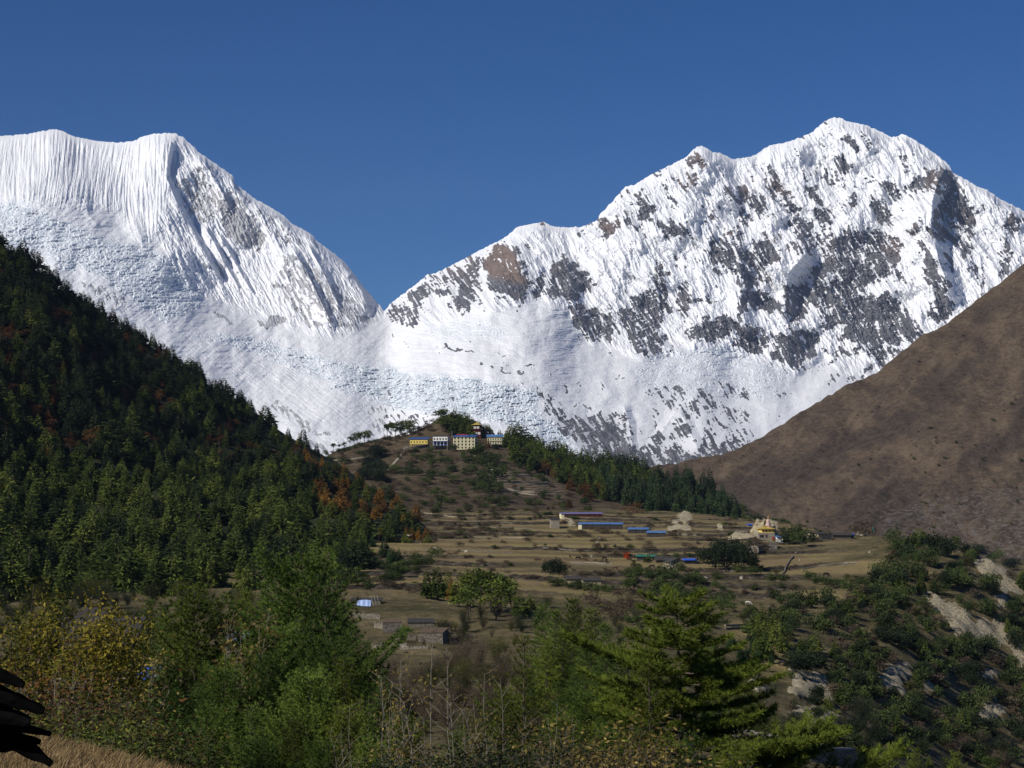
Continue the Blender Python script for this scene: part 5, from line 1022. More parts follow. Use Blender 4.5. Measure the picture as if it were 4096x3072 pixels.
shed_roof(w_, d_, h_, h_ + 1.5, .7, .3).build('roof', B['blue'], e)
for c in range(6): window(e, -w_ / 2 + w_ * (c + .5) / 6, -.06, h_ * .58, 1.0, 1.2)
for c in range(11): Geo().box((-w_ / 2 + .2 + (w_ - .4) * c / 10, .3, 0), (.28, .28, h_ * .42)).build('post', B['cream'], e)
e, k = place_root('monastery_hall', 'white two-storey monastery hall with deep blue lower veranda between the yellow and cream buildings', 'building', 440.2, 445.8, 'm', math.radians(-13))
w_, h_, d_ = 15.2 * k, 9.6 * k, 6.5
Geo().box((0, d_ / 2, h_ * .5), (w_, d_, h_ * .5)).build('wall', B['white'], e)
Geo().box((0, d_ / 2 + .9, -2.0), (w_, d_ - 1.8, h_ * .5 + 2)).build('ground_floor', B['blue'], e)
shed_roof(w_, d_, h_, h_ + .7, .5, .22).build('roof', B['slate'], e)
shed_roof(w_, 1.6, h_ * .44, h_ * .52, .3, .12).build('awning', B['blue'], e)
for c in range(5): window(e, -w_ / 2 + w_ * (c + .5) / 5, -.06, h_ * .62, 1.25, 1.5, 'frame', 'glass')
for c in range(5): Geo().box((-w_ / 2 + .3 + (w_ - .6) * c / 4, .2, 0), (.3, .3, h_ * .44)).build('post', B['white'], e)
# pagoda tower
e, k = place_root('pagoda_tower', 'small maroon pagoda tower with gilded curved roof rising behind the cream building', 'tower', 475.8, 440.0, 'm', math.radians(-13), lift=0)
e.location.y += 9; 
zb = (H0 - 439) / F * e.location.y; e.location.z = zb
s1, s2 = 9.6 * k, 6.6 * k; z1 = 8.8 * k
Geo().box((0, s1 / 2, -4), (s1, s1, z1 + 4)).build('lower_storey', B['maroon'], e)
hip_roof(s1, s1, 1.0, .9, .15, top=.7).build('eaves', B['maroon'], e).location = (0, 0, z1 + .15)
up_ = Geo().box((0, s1 / 2, z1 + .9), (s2, s2, 4.4 * k)).build('upper_storey', B['maroon'], e)
rf = hip_roof(s2, s2, 2.3, 1.5, .15).build('roof', B['gold'], e); rf.location = (0, s1 / 2 - s2 / 2, z1 + .9 + 4.4 * k + .1)
Geo().tube([(0, s2 / 2, 2.2), (0, s2 / 2, 2.7), (0, s2 / 2, 3.0), (0, s2 / 2, 3.9)], [.3, .42, .16, .04], 8).build('finial', B['gold'], rf)
for zz_, n_, ww in ((z1 * .52, 3, s1), (z1 + 1.5, 2, s2)):
    for c in range(n_):
        fo = Geo().box((-ww / 2 + ww * (c + .5) / n_, (s1 - ww) / 2 - .08, zz_), (ww / n_ * .74, .14, 1.9)).build('window', B['white'], e)
        Geo().box((-ww / 2 + ww * (c + .5) / n_, (s1 - ww) / 2 - .17, zz_ + .45), (.55, .06, .9)).build('pane', B['glass'], fo)
# red roofed annex behind the dormitory
e, k = place_root('red_roof_annex', 'low annex with red roof just showing above the blue roof of the cream building', 'building', 461, 445, 'm', math.radians(-13))
e.location.y += 11; e.location.z = (H0 - 437.5) / F * e.location.y
Geo().box((0, 2.5, -4), (9, 5, 5.4)).build('wall', B['cream'], e); gable_roof(9, 5, 1.2, .4, .15).build('roof', B['red'], e).location = (0, 0, 1.45)
# right wing
e, k = place_root('monastery_guesthouse', 'cream two-storey monastery guesthouse with bright blue roof at the right end, partly behind trees', 'building', 494.5, 444.4, 'm', math.radians(-6))
w_, h_, d_ = 15 * k, 7.6 * k, 6
Geo().box((0, d_ / 2, -2.5), (w_, d_, h_ + 2.5)).build('wall', B['cream'], e); shed_roof(w_, d_, h_ + .05, h_ + 1.8, .8, .25).build('roof', B['brightblue'], e)
for r in range(2):
    for c in range(6): window(e, -w_ / 2 + w_ * (c + .5) / 6, -.06, r * h_ / 2 + .7, 1.1, 1.4)
Geo().box((0, -.35, h_ * .47), (w_, .7, .18)).build('balcony', B['frame'], e)
# retaining walls (each a thing)
def wall_run(name, label, pts, hgt, th, mat, cat='wall', sheet='m', group=None, cap=None, rough_=.0, down=2.5):
    """a wall along picture points standing on the ground"""
    P = []
    for i in range(len(pts) - 1):
        for t in np.linspace(0, 1, 7, endpoint=i == len(pts) - 2):
            px = pts[i][0] + (pts[i + 1][0] - pts[i][0]) * t; py = pts[i][1] + (pts[i + 1][1] - pts[i][1]) * t
            p = mh(px, py) if sheet == 'm' else gh(px, py)
            if p is not None: P.append(np.array(p))
    P = np.array(P); 
    if len(P) > 4: P[1:-1, 1:] = (P[:-2, 1:] + 2 * P[1:-1, 1:] + P[2:, 1:]) / 4
    o = P[0].copy(); P = P - o; n = len(P); T = unit(np.gradient(P[:, :2], axis=0)); N = np.stack([-T[:, 1], T[:, 0]], 1) * th / 2
    hs = hgt * (1 + rough_ * noise(np.arange(n) * .9, np.zeros(n), 510)); V = []
    for i in range(n):
        for sgn, z in ((-1, -down), (1, -down), (1, hs[i]), (-1, hs[i])): V.append([P[i, 0] + N[i, 0] * sgn, P[i, 1] + N[i, 1] * sgn, P[i, 2] + z])
    Fq = [[i * 4 + j, (i + 1) * 4 + j, (i + 1) * 4 + (j + 1) % 4, i * 4 + (j + 1) % 4] for i in range(n - 1) for j in range(4)]
    Fq += [[0, 1, 2, 3], [(n - 1) * 4 + 3, (n - 1) * 4 + 2, (n - 1) * 4 + 1, (n - 1) * 4]]
    g = Geo().add(V, Fq); ob = link_mesh(name, g.mesh(name, B[mat])); ob.location = o; tag(ob, label, cat, group)
    if cap:
        V2 = []
        for i in range(n):
            for sgn, z in ((-.9, .0), (.9, .0), (.7, .1), (-.7, .1)): V2.append([P[i, 0] + N[i, 0] * sgn, P[i, 1] + N[i, 1] * sgn, P[i, 2] + hs[i] + z + .003])
        Geo().add(V2, Fq).build('coping', B[cap], ob)
    return ob
TM = lambda x, y: (387.5 + x / 14.75, 400 + y / 14.75)
wall_run('retaining_wall', 'tall grey stone retaining wall under the yellow monastery building', [TM(235, 730), TM(400, 722), TM(610, 695)], 2.4, .8, 'stone')
wall_run('retaining_wall', 'grey stone terrace wall under the white and blue hall', [TM(625, 735), TM(870, 722)], 3.0, .8, 'stone')
wall_run('retaining_wall', 'stone wall leading up between the hall and the cream dormitory', [TM(885, 740), TM(960, 735)], 6.0, 1.2, 'stone')
wall_run('retaining_wall', 'stone footing wall below the blue-roofed guesthouse', [TM(1370, 690), TM(1690, 690)], 2.2, .8, 'stone')
wall_run('stone_stairway', 'pale stone stairway wall climbing the hillside to the monastery', [TM(10, 1040), TM(70, 970), TM(150, 880), TM(215, 800), TM(260, 760)], .7, 2.2, 'palestone', 'stairs')
wall_run('terrace_wall', 'thin cream stone wall on the slope left of the monastery', [T4(150, 540), T4(300, 530), T4(440, 510)], 1.1, .5, 'palestone')
wall_run('terrace_wall', 'short cream wall on the slope below the pagoda', [T4(1180, 505), T4(1270, 515)], 1.0, .5, 'palestone')
for i, pts in enumerate(([T4(1290, 600), T4(1400, 630), T4(1600, 632)], [T4(1300, 625), T4(1430, 655), T4(1640, 655)], [T4(1390, 700), T4(1560, 705), T4(1740, 712)], [T4(1400, 738), T4(1500, 765), T4(1640, 775)], [T4(1440, 760), T4(1560, 785), T4(1700, 800)])):
    wall_run('terrace_wall', 'curved pale stone terrace wall stepping down the hill right of the monastery', pts, .8, .5, 'palestone', group='terrace walls on the monastery hill')
# small wall lines in the fields
for i, pts in enumerate(([T4(700, 895), T4(820, 925), T4(980, 945), T4(1120, 965)], [T4(1140, 985), T4(1300, 990), T4(1480, 1000)], [T4(1060, 1020), T4(1400, 1030), T4(1660, 1050)], [T4(1150, 1105), T4(1400, 1110), T4(1600, 1110)], [T4(1060, 1200), T4(1300, 1215), T4(1470, 1220)], [T4(1700, 1180), T4(1900, 1200), T4(2150, 1210)], [T4(1900, 1290), T4(2212, 1300)], [T4(1840, 1410), T4(2100, 1425)], [T5(160, 930), T5(500, 950)], [T5(700, 700), T5(1080, 722)], [T5(1130, 700), T5(1480, 690)], [T5(1240, 985), T5(1420, 990)], [T7(0, 690), T7(350, 668)], [T7(0, 712), T7(350, 690)], [T7(520, 300), T7(1060, 245)], [T7(640, 280), T7(900, 255)])):
    wall_run('field_wall', 'low tumbled stone wall along the edge of a terraced field', pts, .38, .5, 'stone' if i % 3 else 'palestone', sheet='g', group='stone walls between the terraced fields', rough_=.8, down=.6)
wall_run('field_wall', 'dark stone wall running down between two dirt fields right of the village', [T7(480, 190), T7(440, 250), T7(410, 300), T7(395, 345)], .45, .5, 'stone', sheet='g')
wall_run('stone_wall', 'dark stone wall topped with white stones at the bottom right', [(734, 747), (760, 752), (790, 757), (822, 763), (853, 769)], 1.1, .7, 'stone', sheet='g', cap='palest', rough_=.3)
# ---- long sheds
def long_shed(label, px0, px1, py, h, d, rz, roof, dark, endm='cream', ypos=None):
    p0 = gh(px0, py); p1x = (px1 - px0) / F * p0.y; e = empty('long_shed', p0, rz); tag(e, label, 'shed', 'long blue-roofed sheds')
    L = p1x / math.cos(rz)
    Geo().box((L / 2, d / 2, -2.0), (L, d, h + 2.0)).build('wall', B[dark], e)  # shade on the shed front painted as a dark wall material
    Geo().box((-.06, d / 2, -.5), (.12, d + .1, h + .9)).build('end_wall', B[endm], e); Geo().box((.9, -.06, -.5), (1.9, .12, h + .5)).build('front_panel', B[endm], e)
    r = shed_roof(L, d, h + .25, h + 1.0, .45, .16).build('roof', B[roof], e); r.location = (L / 2, 0, 0)
    n = int(L / 3.2)
    for i in range(1, n): Geo().box((i * L / n, -.35, -.4), (.16, .16, h + .5)).build('post', B['wood'], e)
    return e
long_shed('upper long shed with faded violet-blue roof and cream left end', 561.5, 603, 519.0, 2.9, 6, math.radians(10), 'purple', 'maroon')
long_shed('longest low shed with bright blue tin roof and cream left end', 578.5, 622, 529.2, 2.6, 6, math.radians(-6), 'brightblue', 'slate')
long_shed('middle-length shed continuing the blue roof line beside the longest one', 628, 648, 533.5, 2.0, 5, math.radians(-6), 'brightblue', 'slate', 'slate')
long_shed('shortest shed with the palest blue roof at the right end of the row', 647, 665, 537, 2.0, 5, math.radians(-8), 'brightblue', 'slate', 'slate')
# ---- huts and houses
def hut(name, label, px0, px1, pyb, h_px, d, rz, wall, roof, kind='gable', over=.5, cat='house', win=0, door=False, rh=1.4, ymin=60, group=None):
    p = gh((px0 + px1) / 2, pyb, ymin); k = p.y / F; w = (px1 - px0) * k; h = h_px * k; e = empty(name, p, rz); tag(e, label, cat, group)
    Geo().box((0, d / 2, -1.6), (w, d, h + 1.6)).build('wall', B[wall], e)
    if kind == 'gable':
        g = Geo().add([(-w / 2, 0, h), (w / 2, 0, h), (w / 2, d, h), (-w / 2, d, h), (-w / 2, d / 2, h + rh * .93), (w / 2, d / 2, h + rh * .93)], [[0, 1, 5, 4], [2, 3, 4, 5]]).add([(-w / 2, 0, h), (-w / 2, d / 2, h + rh * .93), (-w / 2, d, h)], [[0, 1, 2]]).add([(w / 2, 0, h), (w / 2, d, h), (w / 2, d / 2, h + rh * .93)], [[0, 1, 2]])
        g.build('gable_wall', B[wall], e); r = gable_roof(w, d, rh, over, .14).build('roof', B[roof], e); r.location = (0, 0, h + .03)
    elif kind == 'side':   # ridge runs away from the camera, gable faces it
        g = Geo().add([(-w / 2, 0, h), (w / 2, 0, h), (0, 0, h + rh), (-w / 2, d, h), (w / 2, d, h), (0, d, h + rh)], [[0, 1, 4, 3], [0, 3, 5, 2], [1, 2, 5, 4]]).add([(-w / 2, 0, h), (w / 2, 0, h), (0, 0, h + rh), (-w / 2, d, h), (w / 2, d, h), (0, d, h + rh)], [[0, 1, 2], [4, 3, 5]])
        g.build('gable_wall', B[wall], e); rg_ = Geo(); x = w / 2 + over
        for s_ in (-1, 1):
            V = [(s_ * x, -over, h - over * rh / (w / 2) + .05), (0, -over, h + rh + .05), (0, d + over, h + rh + .05), (s_ * x, d + over, h - over * rh / (w / 2) + .05)]; V = V + [(a, b, c + .14) for a, b, c in V]
            rg_.add(V, [[3, 2, 1, 0], [4, 5, 6, 7], [0, 1, 5, 4], [1, 2, 6, 5], [2, 3, 7, 6], [3, 0, 4, 7]])
        rg_.build('roof', B[roof], e)
    elif kind == 'flat': shed_roof(w, d, h + .03, h + .5, over, .18).build('roof', B[roof], e)
    for i in range(win): window(e, -w / 2 + w * (i + .5) / win, -.06, h * .4, .9, min(1.1, h * .45))
    if door: Geo().box((w * .28, -.04, 0), (.95, .1, min(1.9, h * .8))).build('door', B['wood'], e)
    return e
hut('stone_hut', 'small square pale stone hut left of the long sheds', 551, 559.5, 528.5, 8.5, 6, .1, 'palestone', 'slate', 'flat', .2, 'hut')
hut('stone_house', 'stone village house with pale gable and dark roof beside the dark tree clump', 669, 685, 568.5, 6.2, 6, .25, 'tanstone', 'slate', 'side', .5, rh=1.5, door=True)
hut('tarp_shelter', 'low dark shelter with a bright blue tarpaulin roof right of the village stone house', 685, 696, 564, 3.5, 4, .1, 'slate', 'tarpb', 'flat', .6, 'shelter')
hut('village_shed', 'low shed with green tin roof beside the orange-red tree', 637, 655, 559.5, 2.8, 5, -.1, 'slate', 'green', 'flat', .6, 'shed')
hut('village_shed', 'small dark shed under the blue roof line, grey plank roof', 656, 668, 562.5, 2.6, 4, .15, 'wood', 'slate', 'gable', .5, 'shed')
hut('stone_pen', 'row of low brown stone animal pens with dark roofs on the terraces', 566, 581, 582.5, 3.6, 4, .1, 'tanstone', 'slate', 'gable', .4, 'pen', rh=.9)
hut('stone_pen', 'right-hand stone pen of the pair, taller and browner, by the dark hedge', 583, 601, 585.5, 5.0, 4, .1, 'tanstone', 'slate', 'gable', .3, 'pen', rh=.8)
hut('stone_house', 'cream stone house with dark roof above the dirt field right of the tree clump', 748, 758.5, 553, 6.5, 7, -.35, 'palestone', 'slate', 'side', .4, rh=1.2, door=True)
hut('plank_shed', 'low grey plank-roofed shed behind the cream stone house', 759, 772, 549.5, 2.6, 4, -.1, 'wood', 'slate', 'gable', .4, 'shed', rh=.8)
hut('grey_hut', 'tiny grey stone hut below the blue awning', 769.5, 777.5, 549.5, 5.5, 3, .2, 'palestone', 'stone', 'flat', .1, 'hut')
hut('white_hut', 'small white hut with a bright blue awning beside the gilded shrine', 777.5, 783, 542.5, 5.2, 4, .1, 'white', 'brightblue', 'flat', .5, 'hut')
hut('blue_awning_shed', 'dark shed with bright blue roof between the white hut and the green trees', 781, 789, 542, 4.8, 4, .05, 'slate', 'brightblue', 'flat', .4, 'shed')
hut('stone_house', 'grey stone house with a long dark roof on the crest right of the shrine', 817, 833, 541, 7.0, 9, .45, 'tanstone', 'slate', 'flat', .5)
hut('dark_shed', 'low black-roofed shed joined to the crest stone house', 833, 851, 538.5, 3.6, 6, -.08, 'slate', 'slate', 'gable', .6, 'shed', rh=1.0)
hut('blue_tin_lean_to', 'tiny lean-to with blue tin roof at the end of the black-roofed shed', 849, 854, 537.5, 2.6, 3, 0, 'stone', 'tarpb', 'flat', .3, 'shed')
hut('rubble_hut', 'low pale stone hut left of the crest stone house', 808.5, 816, 540.5, 3.8, 4, .2, 'palestone', 'stone', 'flat', .1, 'hut')
hut('plank_roof_store', 'small pale-walled store with a blue roof near the hillside spruces', 748, 752, 527, 1.8, 3, 0, 'tanstone', 'tarpb', 'flat', .5, 'shed')
# shrine with gilded roof and spire
e, k = place_root('village_shrine', 'two-storey stone shrine with yellow upper floor, gilded roof and striped spire', 'shrine', 766.5, 540.6, 'g', .12)
w_, h_, d_ = 17 * k, 7.8 * k, 9
Geo().box((0, d_ / 2, -1.5), (w_, d_, h_ + 1.5)).build('stone_wall', B['palestone'], e)
Geo().box((1.0, d_ / 2, h_ + .02), (w_ * .72, d_ * .8, 3.6 * k)).build('upper_storey', B['yellow'], e)
rf = hip_roof(w_ * .72, d_ * .8, 1.5, .9, .14, top=.35).build('roof', B['gold'], e); rf.location = (1.0, d_ * .1, h_ + 3.6 * k + .18)
st_ = Geo()
for i in range(7): st_.tube([(0, 0, i * .62), (0, 0, i * .62 + .34)], 1.75 - i * .22, 10)
st_.build('spire_tiers', B['white'], e).location = (w_ * .24, d_ / 2, h_ + 3.6 * k + .9)
st2 = Geo()
for i in range(7): st2.tube([(0, 0, i * .62 + .34), (0, 0, i * .62 + .62)], 1.6 - i * .22, 10)
st2.build('spire_bands', B['red'], e).location = (w_ * .24, d_ / 2, h_ + 3.6 * k + .9)
Geo().tube([(0, 0, 0), (0, 0, .7), (0, 0, 1.0), (0, 0, 2.2)], [.32, .45, .15, .04], 8).build('finial', B['gold'], e).location = (w_ * .24, d_ / 2, h_ + 3.6 * k + 5.2)
for c in (-.28, 0): window(e, w_ * c, -.06, h_ * .42, 1.9 if c < 0 else .9, 1.3, 'maroon')
for c in range(4): window(e, 1.0 - w_ * .3 + c * w_ * .2, d_ * .1 - .06, h_ + .5, .7, .9, 'red')
Geo().box((w_ * .42, -.08, 0), (1.1, .14, 1.9)).build('door', B['red'], e)
# tan scree mound behind the shrine
def mound(name, label, cat, px0, px1, pyt, pyb, mat, seed, d=14, group=None, ymin=60, sheet='g'):
    p = (gh((px0 + px1) / 2, pyb, ymin) if sheet == 'g' else mh((px0 + px1) / 2, pyb)); k = p.y / F; g = np.random.default_rng(seed); n, m_ = 22, 9
    a = np.linspace(0, 2 * np.pi, n, endpoint=False); W_ = (px1 - px0) * k / 2; Hh = (pyb - pyt) * k; V = []
    for j in range(m_):
        t = j / (m_ - 1); r = math.cos(t * math.pi / 2) ** .8 + .02
        for i in range(n):
            q = 1 + .22 * noise(a[i] * 1.6, t * 3, seed) + .06 * g.normal(); V.append((math.cos(a[i]) * W_ * r * q, d / 2 + math.sin(a[i]) * d / 2 * r * q, -.8 + (Hh + .8) * math.sin(t * math.pi / 2) * (1 + .08 * g.normal())))
    Fq = [[j * n + i, j * n + (i + 1) % n, (j + 1) * n + (i + 1) % n, (j + 1) * n + i] for j in range(m_ - 1) for i in range(n)]
    o = Geo().add(V, Fq).build(name, B[mat]); o.location = p; return tag(o, label, cat, group)
mound('scree_mound', 'tan rubble mound rising behind the gilded shrine', 'mound', 752, 780, 521, 538, 'tanstone', 71, 16)
mound('boulder', 'pale boulder at the edge of the dry grass bank', 'boulder', 117, 127, 746.5, 751.5, 'palest', 72, .12, ymin=18)
for i, (a, b, c) in enumerate(((78, 741.5, 2.6), (88, 743.5, 4), (101, 747.5, 2.6), (108, 749, 3.4), (135, 756, 2.5))):
    mound('edge_stone', 'small grey stone along the lip of the dry grass bank', 'stone', a - c, a + c, b - c * .7, b + 1, 'stone', 80 + i, .08, 'stones on the lip of the grass bank', 18)
mound('standing_rock', 'pale upright rock beneath the crest trees of the scrub hillside', 'rock', 934, 943, 540, 549, 'palest', 90, 4)
mound('hill_rock', 'pale outcrop beside the bare bush mound on the crest', 'rock', 857, 867, 530, 536, 'palestone', 91, 5)
for i, (a, b, c) in enumerate(((662, 620, 3), (653, 634, 7), (640, 655, 6), (758, 690, 5), (592, 556, 2), (621, 547, 2), (735, 557, 2.5), (800, 560, 2), (706, 579, 3.5), (742, 578, 3), (870, 552, 2))):
    mound('rock', 'pale weathered boulder lying in the fields', 'boulder', a - c * .8, a + c * .8, b - c * .6, b + c * .4, 'palestone', 100 + i, c * .6, 'pale boulders in the fields')
# orange-red tree of flags
plant_red = far_round(201, R=.42, low=.05, blobs=8, n=360, leaf=.09)
M['scarlet'] = foliage('scarlet_leaves', [(.05, (.30, .04, .015)), (.5, (.55, .07, .02)), (.95, (.75, .12, .03))], .3)
p = gh(627, 560); e = empty('scarlet_tree', p); e.scale = (8.5 * p.y / F,) * 3; link_mesh('crown', mesh_np('scarlet_crown', plant_red[0], plant_red[1], M['scarlet']), e); link_mesh('trunk', plant_red[2].mesh('scarlet_trunk', M['bark']), e)
tag(e, 'small brilliant scarlet-orange tree at the edge of the village', 'tree')
# turquoise prayer flags
B['turq'] = plain('turquoise_cloth', (.03, .45, .38), .1, 2)
for (a, b, hh_, lb) in ((872.6, 524, 6.5, 'turquoise vertical prayer flag on a pole above the bare bush mound'), (949, 548, 5, 'small green prayer flag beside the pale upright rock')):
    p = gh(a, b + 4); k = p.y / F; e = empty('prayer_flag', p); tag(e, lb, 'flag'); H_ = (hh_ + 4) * k
    Geo().tube([(0, 0, -.5), (0, 0, H_)], .06, 6).build('pole', B['wood'], e)
    V = [(.06 + x * .75 , .06 * math.sin(z * 3 + x * 4), H_ - .1 - z) for z in np.linspace(0, hh_ * k * .9, 8) for x in (0, 1)]
    n = len(V) // 2; Fq = [[2 * i, 2 * i + 1, 2 * i + 3, 2 * i + 2] for i in range(n - 1)]; V2 = V + [(x, y_ + .03, z) for x, y_, z in V]
    Fq = Fq + [[q + 2 * n for q in f][::-1] for f in Fq]; Geo().add(V2, Fq).build('cloth', B['turq'], e)
for (a, b, lb) in ((452, 437.5, 'thin white prayer mast between the hall and the dormitory'), (407, 452, 'white prayer pole by the monastery stair'), (1000 / 4 * 0 + 580, 700 * 0 + 541, 'pole at the lower shed end')):
    if 'lower' in lb: continue
    p = mh(a, b); e = link_mesh('prayer_mast', Geo().tube([(0, 0, -1), (0, 0, 5.5)], .09, 6).mesh('prayer_mast', B['white'])); e.location = p; tag(e, lb, 'pole')
# village fence posts
for i in range(7):
    p = gh(662 + i * 1.7, 570); o = link_mesh('fence_post', Geo().tube([(0, 0, -.4), (.03 * i % .1, 0, 2.0 + .5 * (i % 3))], .08, 5).mesh('fence_post', B['palest'])); o.location = p
    tag(o, 'thin pale pole standing in front of the village stone house', 'pole', 'pale poles by the village house')
# ---- tarpaulin hut, ruins, hidden house
p = gh(364, 606); k = p.y / F; e = empty('tarpaulin_hut', p); tag(e, 'stone-sided hut with pale blue-white tarpaulin front', 'hut')
Geo().box((-8 * k, 2, -1), (6 * k, 4, 4.4 * k + 1)).box((12 * k, 2, -1), (9 * k, 4, 5.0 * k + 1)).build('wall', B['stone'], e)
V = [(x * 7 * k, -.6 + .9 * (z / (6.2 * k)) + .08 * math.sin(x * 9), z * (1 - .22 * x * x if x < 0 else 1 - .08 * x * x)) for z in np.linspace(0, 6.2 * k, 6) for x in np.linspace(-1, 1, 9)]
Fq = [[j * 9 + i, j * 9 + i + 1, (j + 1) * 9 + i + 1, (j + 1) * 9 + i] for j in range(5) for i in range(8)]
Geo().add(V, Fq).box((0, 2, 0), (13 * k, 3.6, 5.2 * k)).build('tarpaulin', B['tarp'], e)
shed_roof(30 * k, 4, 5.5 * k, 6.8 * k, .3, .14).build('roof', B['slate'], e).location = (2 * k, .8, 0)
for x in (10, 13, 16): Geo().tube([(x * k, -.6, -.3), ((x - 3) * k, -.5, 11 * k)], .07, 5).build('prop', B['palest'], e)
def ruin(label, px0, px1, pyb, hl, hr, mat, d=.8, gaps=(), seed=0, name='ruined_wall'):
    p = gh(px0, pyb); k = p.y / F; n = int((px1 - px0) / 1.0) + 2; xs = np.linspace(0, (px1 - px0) * k, n); g = np.random.default_rng(seed); hs = np.interp(np.arange(n), [0, n - 1], [hl * k, hr * k]) * (1 + .18 * g.normal(size=n)); G = Geo()
    for i in range(n - 1):
        zz = -1.2; G.box(((xs[i] + xs[i + 1]) / 2, d / 2, zz), (xs[i + 1] - xs[i] - .004, d * (1 + .12 * g.random()), max(.2, hs[i]) - zz))
    o = link_mesh(name, G.mesh(name, B[mat])); o.location = p; o.rotation_euler = (0, 0, g.uniform(-.1, .1)); return tag(o, label, 'ruin')
hut('stone_ruin_house', 'grey stone farmhouse with flat dark roof at the right end of the ruins', 418, 443, 643, 10, 7, -.15, 'stone', 'wood', 'flat', .12, 'house', win=0, ymin=200)
hut('stone_ruin_house', 'low grey stone house with dark plank roof behind the farmhouse of the ruins', 408, 434, 628, 5, 6, .05, 'stone', 'slate', 'flat', .15, 'house', ymin=200)
hut('stone_ruin_house', 'pale dry-stone hut at the left of the ruins, half hidden by twigs', 383, 402, 633, 10, 5, .1, 'stone', 'wood', 'flat', .05, 'house', ymin=200)
ruin('broken dry-stone wall below the leftmost hut of the ruins', 372, 408, 648, 3, 5, 'palestone', seed=3)
ruin('crumbling stone heap wall right of the ruined farmhouse', 446, 464, 642, 6, 2, 'stone', seed=4)
ruin('tumbled pale stone wall below the tarpaulin hut', 350, 380, 617, 3.5, 3, 'palestone', seed=5)
for i, (a, b, py_, h1, h2, mt, lb) in enumerate(((374, 398, 628, 5, 3, 'palestone', 'sloping broken stone wall at the upper left of the ruins'), (396, 416, 640, 8, 4, 'stone', 'tall broken stone wall between the two lower ruined huts'), (430, 450, 631, 5, 7, 'stone', 'rising broken stone wall behind the ruined farmhouse'), (400, 428, 650, 2.5, 3.5, 'palestone', 'knee-high stone wall in front of the ruins'), (452, 476, 636, 2, 1.5, 'stone', 'long low wall leading right from the ruins'))):
    ruin(lb, a, b, py_, h1, h2, mt, seed=30 + i)
def near_house(label, px0, px1, pyt, pyb, Y, d, mat, roof=None, rz=0.0, name='cream_house', cat='house', over=.4, win=0):
    b = pt((px0 + px1) / 2, pyb, Y); t = (H0 - pyt) / F * Y; w = (px1 - px0) / F * Y; gz = ground.z((px0 + px1) / 2, Y); e = empty(name, (b.x, Y, b.z), rz); tag(e, label, cat)
    Geo().box((0, d / 2, gz - b.z - .5), (w, d, t - gz + .5)).build('wall', B[mat], e)
    if roof: shed_roof(w, d, t - b.z + .03, t - b.z + .8, over, .16).build('roof', B[roof], e)
    for i in range(win): window(e, -w / 2 + w * (i + .5) / win, -.06, (t - b.z) * .3, 1.0, 1.1, 'maroon')
    return e
near_house('cream-walled house mostly hidden behind the yellow-leaved trees', 66, 113, 649, 672, 84, 5, 'cream', 'slate', .1, over=.9, win=2)
near_house('upper cream house wall with a pale roof edge glimpsed through yellow leaves', 75, 97, 626, 636, 120, 3, 'palestone', 'slate', 0, over=.3)
def sheet_tarp(label, px0, px1, pyt, pyb, Y, mat):
    b = pt(px0, pyb, Y); w = (px1 - px0) / F * Y; h = (pyb - pyt) / F * Y; G = Geo(); n = 9
    V = [(w * i / (n - 1), 1.4 * j / 4, h * j / 4 + .06 * math.sin(i * 1.9 + j)) for j in range(5) for i in range(n)]; Fq = [[j * n + i, j * n + i + 1, (j + 1) * n + i + 1, (j + 1) * n + i] for j in range(4) for i in range(n - 1)]
    o = empty('tarpaulin_shelter', b); tag(o, label, 'tarpaulin'); G.add(V, Fq).build('tarpaulin', B[mat], o); gz = ground.z(px0, Y)
    Geo().box((w / 2, 1.0, gz - b.z - .3), (w * .96, 1.2, b.z - gz + .28)).build('stone_base', B['stone'], o)
    for x in (.1, w - .1): Geo().tube([(x, 1.45, gz - b.z - .3), (x, 1.45, h + .3)], .05, 5).build('post', B['palest'], o)
    return o
sheet_tarp('royal blue tarpaulin stretched low among the foreground pines', 133, 162, 669, 679, 72, 'tarpb')
sheet_tarp('dull blue sheet glimpsed between the foreground pines', 226, 247, 633, 640, 110, 'tarpdull')
# ---- dark roof shingles at the lower left edge, held by a roof frame just out of the picture
def plank(label, a, b, wa, wb, Y, seed, th=.012):
    """a rough thick shingle from picture point a to b"""
    g = np.random.default_rng(seed); n = 14; A = np.array(pt(*a, Y)); Bv = np.array(pt(*b, Y * .985)); k = Y / F; ax = unit(Bv - A); s = unit(np.cross(ax, [0, 1., 0])); V = []
    for i in range(n):
        t = i / (n - 1); c = A + (Bv - A) * t; ww = (wa + (wb - wa) * t) * k / 2 * (1 + .10 * g.normal()) * (1 if i < n - 1 else .72)
        for q in range(8):
            an = q * math.pi / 4; V.append(c + s * ww * math.cos(an) + np.array([0, 1, .15]) * th * (1.2 + .2 * g.normal()) * math.sin(an))
    Fq = [[i * 8 + q, i * 8 + (q + 1) % 8, (i + 1) * 8 + (q + 1) % 8, (i + 1) * 8 + q] for i in range(n - 1) for q in range(8)]
    G = Geo().add(V, Fq); G.add(V[:8], [[0, q + 1, q] for q in range(1, 7)]); G.add(V[-8:], [[0, q, q + 1] for q in range(1, 7)])
    o = link_mesh('roof_shingle', G.mesh('roof_shingle', B['shade_black'])); return tag(o, label, 'shingle', 'black wooden roof shingles')
plank('uppermost black shingle, ending in a blunt tip', (-60, 650), (24, 685), 30, 7, 6.0, 1)
plank('widest black shingle at the base of the stack', (-60, 690), (12, 722), 66, 30, 6.3, 9)
plank('wide black shingle second from the top', (-60, 672), (44, 711), 36, 8, 6.05, 2)
plank('broad black shingle in the middle of the stack', (-60, 700), (30, 722), 42, 12, 6.1, 3)
